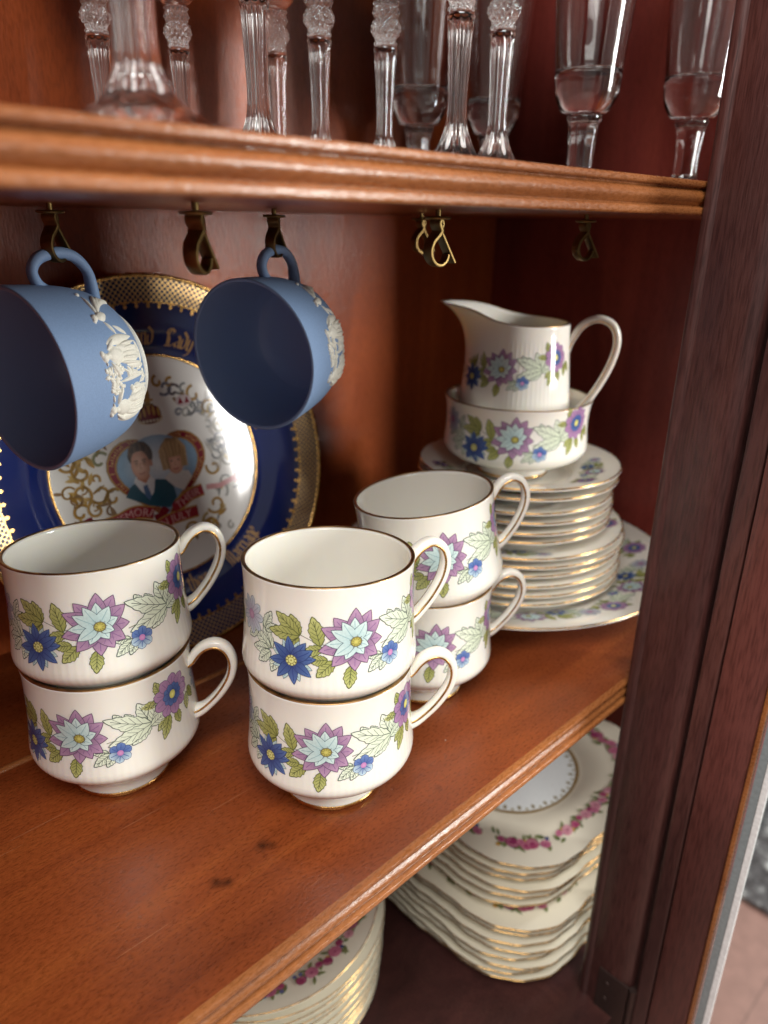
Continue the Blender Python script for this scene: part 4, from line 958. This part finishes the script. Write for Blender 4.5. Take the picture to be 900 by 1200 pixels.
# ------------------------------------------------------------------ glasses on the upper shelf
SZ = SHZ + TH + 0.0002
def flute_mod(n, amp, z0, z1):
    def f(r, z_, a):
        e = max(0.0, min(1.0, (z_ - z0) / 0.004)) * max(0.0, min(1.0, (z1 - z_) / 0.004))
        return (r * (1 - amp * e * abs(math.sin(n * a / 2)) ** 0.7), z_)
    return f
def make_stem_glass(lo=1.0):
    t = empty('stem_glass')
    q_ = lambda z_: z_ * lo if z_ < 0.03 else 0.03 * lo + (z_ - 0.03) * (0.079 - 0.03 * lo) / 0.049
    st = prof([(0.0, 0.0), (0.0300, 0.0), (0.0312, 0.0010), (0.0300, 0.0024), (0.0220, 0.0065), (0.0145, 0.0125), (0.0100, 0.0190), (0.0068, 0.0270), (0.0056, 0.0350), (0.0058, 0.0480), (0.0066, 0.0640), (0.0073, 0.0760), (0.0074, 0.0790), (0.0062, 0.0803), (0.0, 0.0805)], 4)
    st = [(r_ * (1.12 if lo < 1 and z_ > 0.02 else 1), q_(z_)) for r_, z_ in st]
    V, F = lathe(st, 96, flute_mod(10, 0.20, 0.006 * lo, 0.0785)); mesh_obj('stem', V, F, M_GLASS, t)
    V, F = [], []
    kn = prof([(0.0, 0.0808), (0.0060, 0.0808), (0.0066, 0.0822), (0.0060, 0.0840), (0.0070, 0.0860), (0.0084, 0.0885), (0.0086, 0.0910), (0.0074, 0.0940), (0.0064, 0.0955), (0.0074, 0.0975), (0.0078, 0.0995), (0.0066, 0.1020), (0.0072, 0.1045), (0.0, 0.1050)], 7)
    def nub(r, z_, a):
        return (r * (1 + 0.13 * math.cos(14 * a + 3.1416 * math.floor(z_ * 420.0)) * abs(math.sin(z_ * 1319.5))), z_)
    V, F = lathe(kn, 112, nub); mesh_obj('knop', V, F, M_GLASS, t)
    bo = prof([(0.0, 0.1054), (0.0070, 0.1056), (0.0130, 0.1110), (0.0250, 0.1250), (0.0320, 0.1480), (0.0345, 0.1750), (0.0350, 0.2050), (0.0343, 0.2052), (0.0332, 0.1750), (0.0305, 0.1490), (0.0235, 0.1270), (0.0120, 0.1150), (0.0, 0.1130)], 4)
    V, F = lathe(bo, 96); mesh_obj('bowl', V, F, M_GLASS, t)
    return t
g0 = make_stem_glass(); g_near = make_stem_glass(0.62)
GLASS = [(0.1185, 0.0440, 1.0, 'thick-stemmed crystal glass nearest the camera, blurred, at the upper left'),
         (0.2525, 0.1740, 1.0, 'crystal stem glass just right of the blurred nearest one'),
         (0.3455, 0.1200, 1.0, 'crystal stem glass with smooth flared foot, left of its close twin'),
         (0.3915, 0.1280, 1.0, 'crystal stem glass with knobbly stem at the shelf edge before the flutes'),
         (0.3320, 0.2200, 1.0, 'crystal stem glass standing alone against the red back panel'),
         (0.3760, 0.2080, 1.0, 'crystal stem glass with a flute close behind its right side'),
         (0.3330, 0.2650, 0.97, 'crystal stem glass half hidden at the back behind a nearer stem'),
         (0.2110, 0.2600, 0.86, 'leftmost crystal stem glass at the very back'),
         (0.2450, 0.2350, 0.80, 'crystal stem glass mostly hidden behind the blurred nearest one')]
for i, (x, y, s, lab) in enumerate(GLASS):
    o = g_near if i == 0 else (g0 if i == 1 else copy_tree(g0))
    o.location = (x, y, SZ); o.scale = (s, s, s); o.rotation_euler = (0, 0, i * 1.3); tag(o, lab, 'glass', 'crystal stem glasses')
def make_flute():
    t = empty('flute_glass')
    st = prof([(0.0, 0.0), (0.0300, 0.0), (0.0310, 0.0010), (0.0295, 0.0020), (0.0180, 0.0040), (0.0105, 0.0080), (0.0086, 0.0140), (0.0088, 0.0280), (0.0100, 0.0400), (0.0112, 0.0465), (0.0, 0.0467)], 4)
    V, F = lathe(st, 72, flute_mod(8, 0.08, 0.008, 0.046)); mesh_obj('stem', V, F, M_FLUTE, t)
    bo = prof([(0.0, 0.0470), (0.0112, 0.0472), (0.0160, 0.0500), (0.0200, 0.0565), (0.0213, 0.0640), (0.0220, 0.0740), (0.0238, 0.0950), (0.0262, 0.1250), (0.0290, 0.1650), (0.0310, 0.2000), (0.0303, 0.2002), (0.0280, 0.1650), (0.0248, 0.1250), (0.0222, 0.0950), (0.0203, 0.0800), (0.0194, 0.0745), (0.0180, 0.0722), (0.0110, 0.0708), (0.0, 0.0704)], 4)
    V, F = lathe(bo, 96); mesh_obj('bowl', V, F, M_FLUTE, t)
    return t
f0 = make_flute()
FL = [(0.4880, 0.1300, 'clear champagne flute second from the right end of the shelf'), (0.5560, 0.0865, 'clear champagne flute at the right end of the shelf'),
      (0.4650, 0.2620, 'champagne flute behind two crystal stems, before the red back panel'), (0.5480, 0.2560, 'darkest champagne flute in the back corner behind a crystal stem')]
for i, (x, y, lab) in enumerate(FL):
    o = f0 if i == 0 else copy_tree(f0)
    o.location = (x, y, SZ); o.rotation_euler = (0, 0, i * 0.9); tag(o, lab, 'glass', 'champagne flutes')

# ------------------------------------------------------------------ cream plates on the bottom board
ROSE = [lin(170, 78, 112), lin(196, 120, 146), lin(142, 56, 96), lin(212, 158, 168)]
def rose_spray(P, x, y, s, rnd):
    for q in range(16):
        P.petal(x + rnd.uniform(-10, 10) * s, y + rnd.uniform(-3.4, 3.4) * s, rnd.uniform(0, 360), rnd.uniform(3, 6) * s, rnd.uniform(1.6, 2.6) * s, lin(84, 100, 66), lin(140, 146, 96), 0, 'lance', 0)
    for q in range(4):
        P.disc(x + rnd.uniform(-9, 9) * s, y + rnd.uniform(-3.4, 3.4) * s, 1.2 * s, 1.2 * s, rnd.choice([lin(62, 76, 128), lin(96, 104, 150), lin(196, 150, 70)]), 2, rings=1, segs=8)
    for (dx, dy, rr) in ((0, 0, 3.6), (6.5, 1.0, 2.8), (-5.5, -1.2, 2.2)):
        c = rnd.choice(ROSE)
        for a in range(0, 360, 60): P.petal(x + dx * s, y + dy * s, a + rnd.uniform(-12, 12), rr * s, rr * 1.1 * s, rnd.choice(ROSE), c, 3 + (a // 60) % 2, 'spoon', 0)
        P.disc(x + dx * s, y + dy * s, rr * 0.5 * s, rr * 0.45 * s, ROSE[2], 6, c, rings=2, segs=10)
SQ = 0.1085
def sq_r(a, scallop=True):
    c, s_ = abs(math.cos(a)), abs(math.sin(a))
    r = SQ / (c ** 3.7 + s_ ** 3.7) ** (1 / 3.7)
    if scallop: r += 0.0006 * math.cos(32 * a) + 0.0008 * math.cos(12 * a + 0.4)
    return r
SQP = [(0.0, 0.0034), (0.35, 0.0034), (0.56, 0.0036), (0.60, 0.0046), (0.64, 0.0066), (0.72, 0.0082), (0.85, 0.0102), (0.985, 0.0128), (1.0, 0.0134), (1.002, 0.0126), (0.985, 0.0112), (0.80, 0.0070), (0.62, 0.0028), (0.56, 0.0014), (0.545, 0.0), (0.52, 0.0), (0.50, 0.0016), (0.0, 0.0018)]
def sqz(f): return float(np.interp(f, [p[0] for p in SQP[:9]], [p[1] for p in SQP[:9]]))
def sqmod(r, z_, a):
    f = r; blend = max(0.0, min(1.0, (f - 0.50) / 0.30)); blend = blend * blend * (3 - 2 * blend)
    R_ = 0.108 * (1 - blend) + sq_r(a) * blend
    wob = 0.0003 * math.cos(32 * a) * max(0, (f - 0.8) / 0.2)
    return (f * R_, z_ + wob)
def make_square_plate(art=False):
    t = empty('scalloped_plate')
    V, F = lathe([(p[0], p[1]) for p in SQP], 168, sqmod); mesh_obj('dish', V, F, M_CREAM, t)
    V, F = [], []
    rim = [(0.9935, 0.0132), (0.998, 0.0135), (1.0025, 0.0134), (1.0035, 0.0131), (1.001, 0.0128)]
    V, F = lathe(rim, 168, sqmod); mesh_obj('gilt_edge', V, F, M_GOLD, t)
    if art:
        rnd = random.Random(5)
        def fn(x, y, off):       # x: angle degrees, y: fraction
            a = rad(x); r_, z_ = sqmod(y, sqz(y), a); return (r_ * math.cos(a), r_ * math.sin(a), z_ + off)
        # white centre with a grey-gold line and lacy teeth
        P = Print(fn, base=0.00018, step=0.00002)
        n = 96; pts, cols = [], []
        for i in range(7):
            for j in range(n + 1): pts.append((360 * j / n, 0.005 + 0.545 * i / 6)); cols.append(lin(222, 226, 226))
        P.grid(pts, cols, 7, n + 1, 0)
        P.grid([(360 * j / n, f) for f in (0.552, 0.575) for j in range(n + 1)], [lin(142, 116, 72)] * (2 * (n + 1)), 2, n + 1, 1)
        for j in range(30):
            a = 12 * j
            P.grid([(a - 0.6, 0.540), (a + 0.6, 0.540), (a - 1.8, 0.520), (a + 1.8, 0.520), (a - 0.4, 0.500), (a + 0.4, 0.500)], [lin(132, 118, 82)] * 6, 3, 2, 2)
            P.grid([(a + 4.5, 0.545), (a + 7.5, 0.545), (a + 5.5, 0.525), (a + 6.5, 0.525)], [lin(150, 136, 92)] * 4, 2, 2, 2)
        P.build('white_centre', t, mat_print('white_centre_ink', 0.08))
        def fn2(cx_deg, cf):
            def g(x, y, off):
                f = cf + y * 0.001 / 0.108; a = cx_deg + math.degrees(x * 0.001 / (0.108 * cf)); return fn(a, f, off)
            return g
        for a in range(6, 366, 15):
            P = Print(fn2(a + rnd.uniform(-4, 4), 0.80), base=0.00045, step=0.00003); rose_spray(P, 0, 0, 1.35, rnd); P.build('rose_spray', t)
        P = Print(fn2(215, 0.24), base=0.0003, step=0.00003); rose_spray(P, 0, 0, 1.2, rnd); P.build('rose_spray', t)
    return t
sp0 = make_square_plate(False); spa = make_square_plate(True)
NSQ = 14; GAP = 8
ORD = ['lowest', 'second from the bottom', 'third from the bottom', 'fourth from the bottom', 'fifth from the bottom', 'sixth from the bottom', 'seventh from the bottom', 'eighth from the bottom', 'sixth from the top', 'fifth from the top', 'fourth from the top', 'third from the top', 'second from the top', 'topmost']
rnd = random.Random(11); z = ZL
for i in range(NSQ):
    if i == NSQ - 1: o = spa
    elif i == GAP - 1: o = copy_tree(spa)
    else: o = sp0 if i == 0 else copy_tree(sp0)
    dx, dy = (0.0, 0.0) if i < GAP else (0.0085, 0.006)
    o.location = (0.4510 + dx + rnd.uniform(-.0024, .0024), 0.1215 + dy + rnd.uniform(-.0024, .0024), z)
    o.rotation_euler = (rnd.uniform(-.006, .006), rnd.uniform(-.006, .006), (0 if i in (NSQ - 1, GAP - 1) else rnd.choice((0, PI / 2, PI))) + rnd.uniform(-.045, .045))
    tag(o, 'cream scalloped square plate with gold edge, %s of its stack' % ORD[i], 'plate', 'square cream plates on the bottom board')
    z += 0.0112 if i == GAP - 1 else 0.0080
rp0 = make_round_plate('round_cream_plate', 0.0925, 0.017, 0.058, True, M_CREAM, 0.0006)
rpa = make_round_plate('round_cream_plate', 0.0925, 0.017, 0.058, True, M_CREAM, 0.0006)
for a in range(0, 360, 17):
    P = Print(plate_map(0.0925, 0.017, 0.058, 0.0765, rad(a + rnd.uniform(-6, 6))), base=0.00045, step=0.00003); rose_spray(P, 0, 0, 1.35, rnd); P.build('rose_spray', rpa)
V, F = lathe([(0.0, 0.0055), (0.046, 0.0054), (0.0530, 0.0056)], 96); mesh_obj('white_centre', V, F, M_WHITE, rpa)
z = ZL
ORD2 = ['lowest', 'second from the bottom', 'third from the bottom', 'fourth from the bottom', 'fifth from the bottom', 'middle one', 'fifth from the top', 'fourth from the top', 'third from the top', 'second from the top', 'topmost']
for i in range(11):
    if i == 10: o = rpa
    elif i == 9: o = copy_tree(rpa)
    else: o = rp0 if i == 0 else copy_tree(rp0)
    o.location = (0.2290 + rnd.uniform(-.0022, .0022) - (0.004 if i == 10 else 0), 0.1820 + rnd.uniform(-.0022, .0022), z)
    o.rotation_euler = (rnd.uniform(-.006, .006), rnd.uniform(-.006, .006), rnd.uniform(0, 6))
    tag(o, 'round cream plate with rose sprays, %s of its stack' % ORD2[i], 'plate', 'round cream plates on the bottom board')
    z += 0.0068

# ------------------------------------------------------------------ the bit of room seen through the door glass
k = NT('pink_floor_boards'); tc = k.add('ShaderNodeTexCoord')
br = k.add('ShaderNodeTexBrick', i_Scale=1.0, i_Mortar_Size=0.0012, i_Brick_Width=1.6, i_Row_Height=0.17)
br.inputs['Color1'].default_value = (0.36, 0.20, 0.165, 1); br.inputs['Color2'].default_value = (0.33, 0.185, 0.15, 1); br.inputs['Mortar'].default_value = (0.20, 0.115, 0.095, 1)
k.link(tc.outputs['Object'], br.inputs['Vector']); no = k.add('ShaderNodeTexNoise', i_Scale=40.0, i_Detail=4.0); k.link(tc.outputs['Object'], no.inputs['Vector'])
mr = k.add('ShaderNodeMapRange', i_To_Min=0.7, i_To_Max=1.3); k.link(no.outputs[0], mr.inputs[0]); sm = k.add('ShaderNodeVectorMath', operation='SCALE'); k.link(br.outputs[0], sm.inputs[0]); k.link(mr.outputs[0], sm.inputs['Scale']); k.link(sm.outputs[0], k.b.inputs['Base Color']); k.set(Roughness=0.35)
FZ = -1.02
fl = box('floor', -6, 6, -6, 6, FZ - 0.02, FZ, k.m, None, 0); fl['kind'] = 'structure'

k = NT('speckled_dark_slab'); tc = k.add('ShaderNodeTexCoord')
no = k.add('ShaderNodeTexNoise', i_Scale=26.0, i_Detail=6.0, i_Roughness=0.7); k.link(tc.outputs['Object'], no.inputs['Vector'])
cr = k.add('ShaderNodeValToRGB'); ramp(cr, [(0.40, (0.020, 0.022, 0.026, 1)), (0.56, (0.14, 0.14, 0.145, 1)), (0.64, (0.62, 0.61, 0.59, 1))]); k.link(no.outputs[0], cr.inputs[0]); k.link(cr.outputs[0], k.b.inputs['Base Color']); k.set(Roughness=0.9)
slab = box('slab', 1.335, 2.9, -1.6, 1.2, FZ + 0.001, FZ + 0.012, k.m, None, 0.003)  # unidentified dark area on the floor, drawn as a thin speckled slab
tag(slab, 'dark speckled rug on the pink floor, seen through the door glass', 'slab')
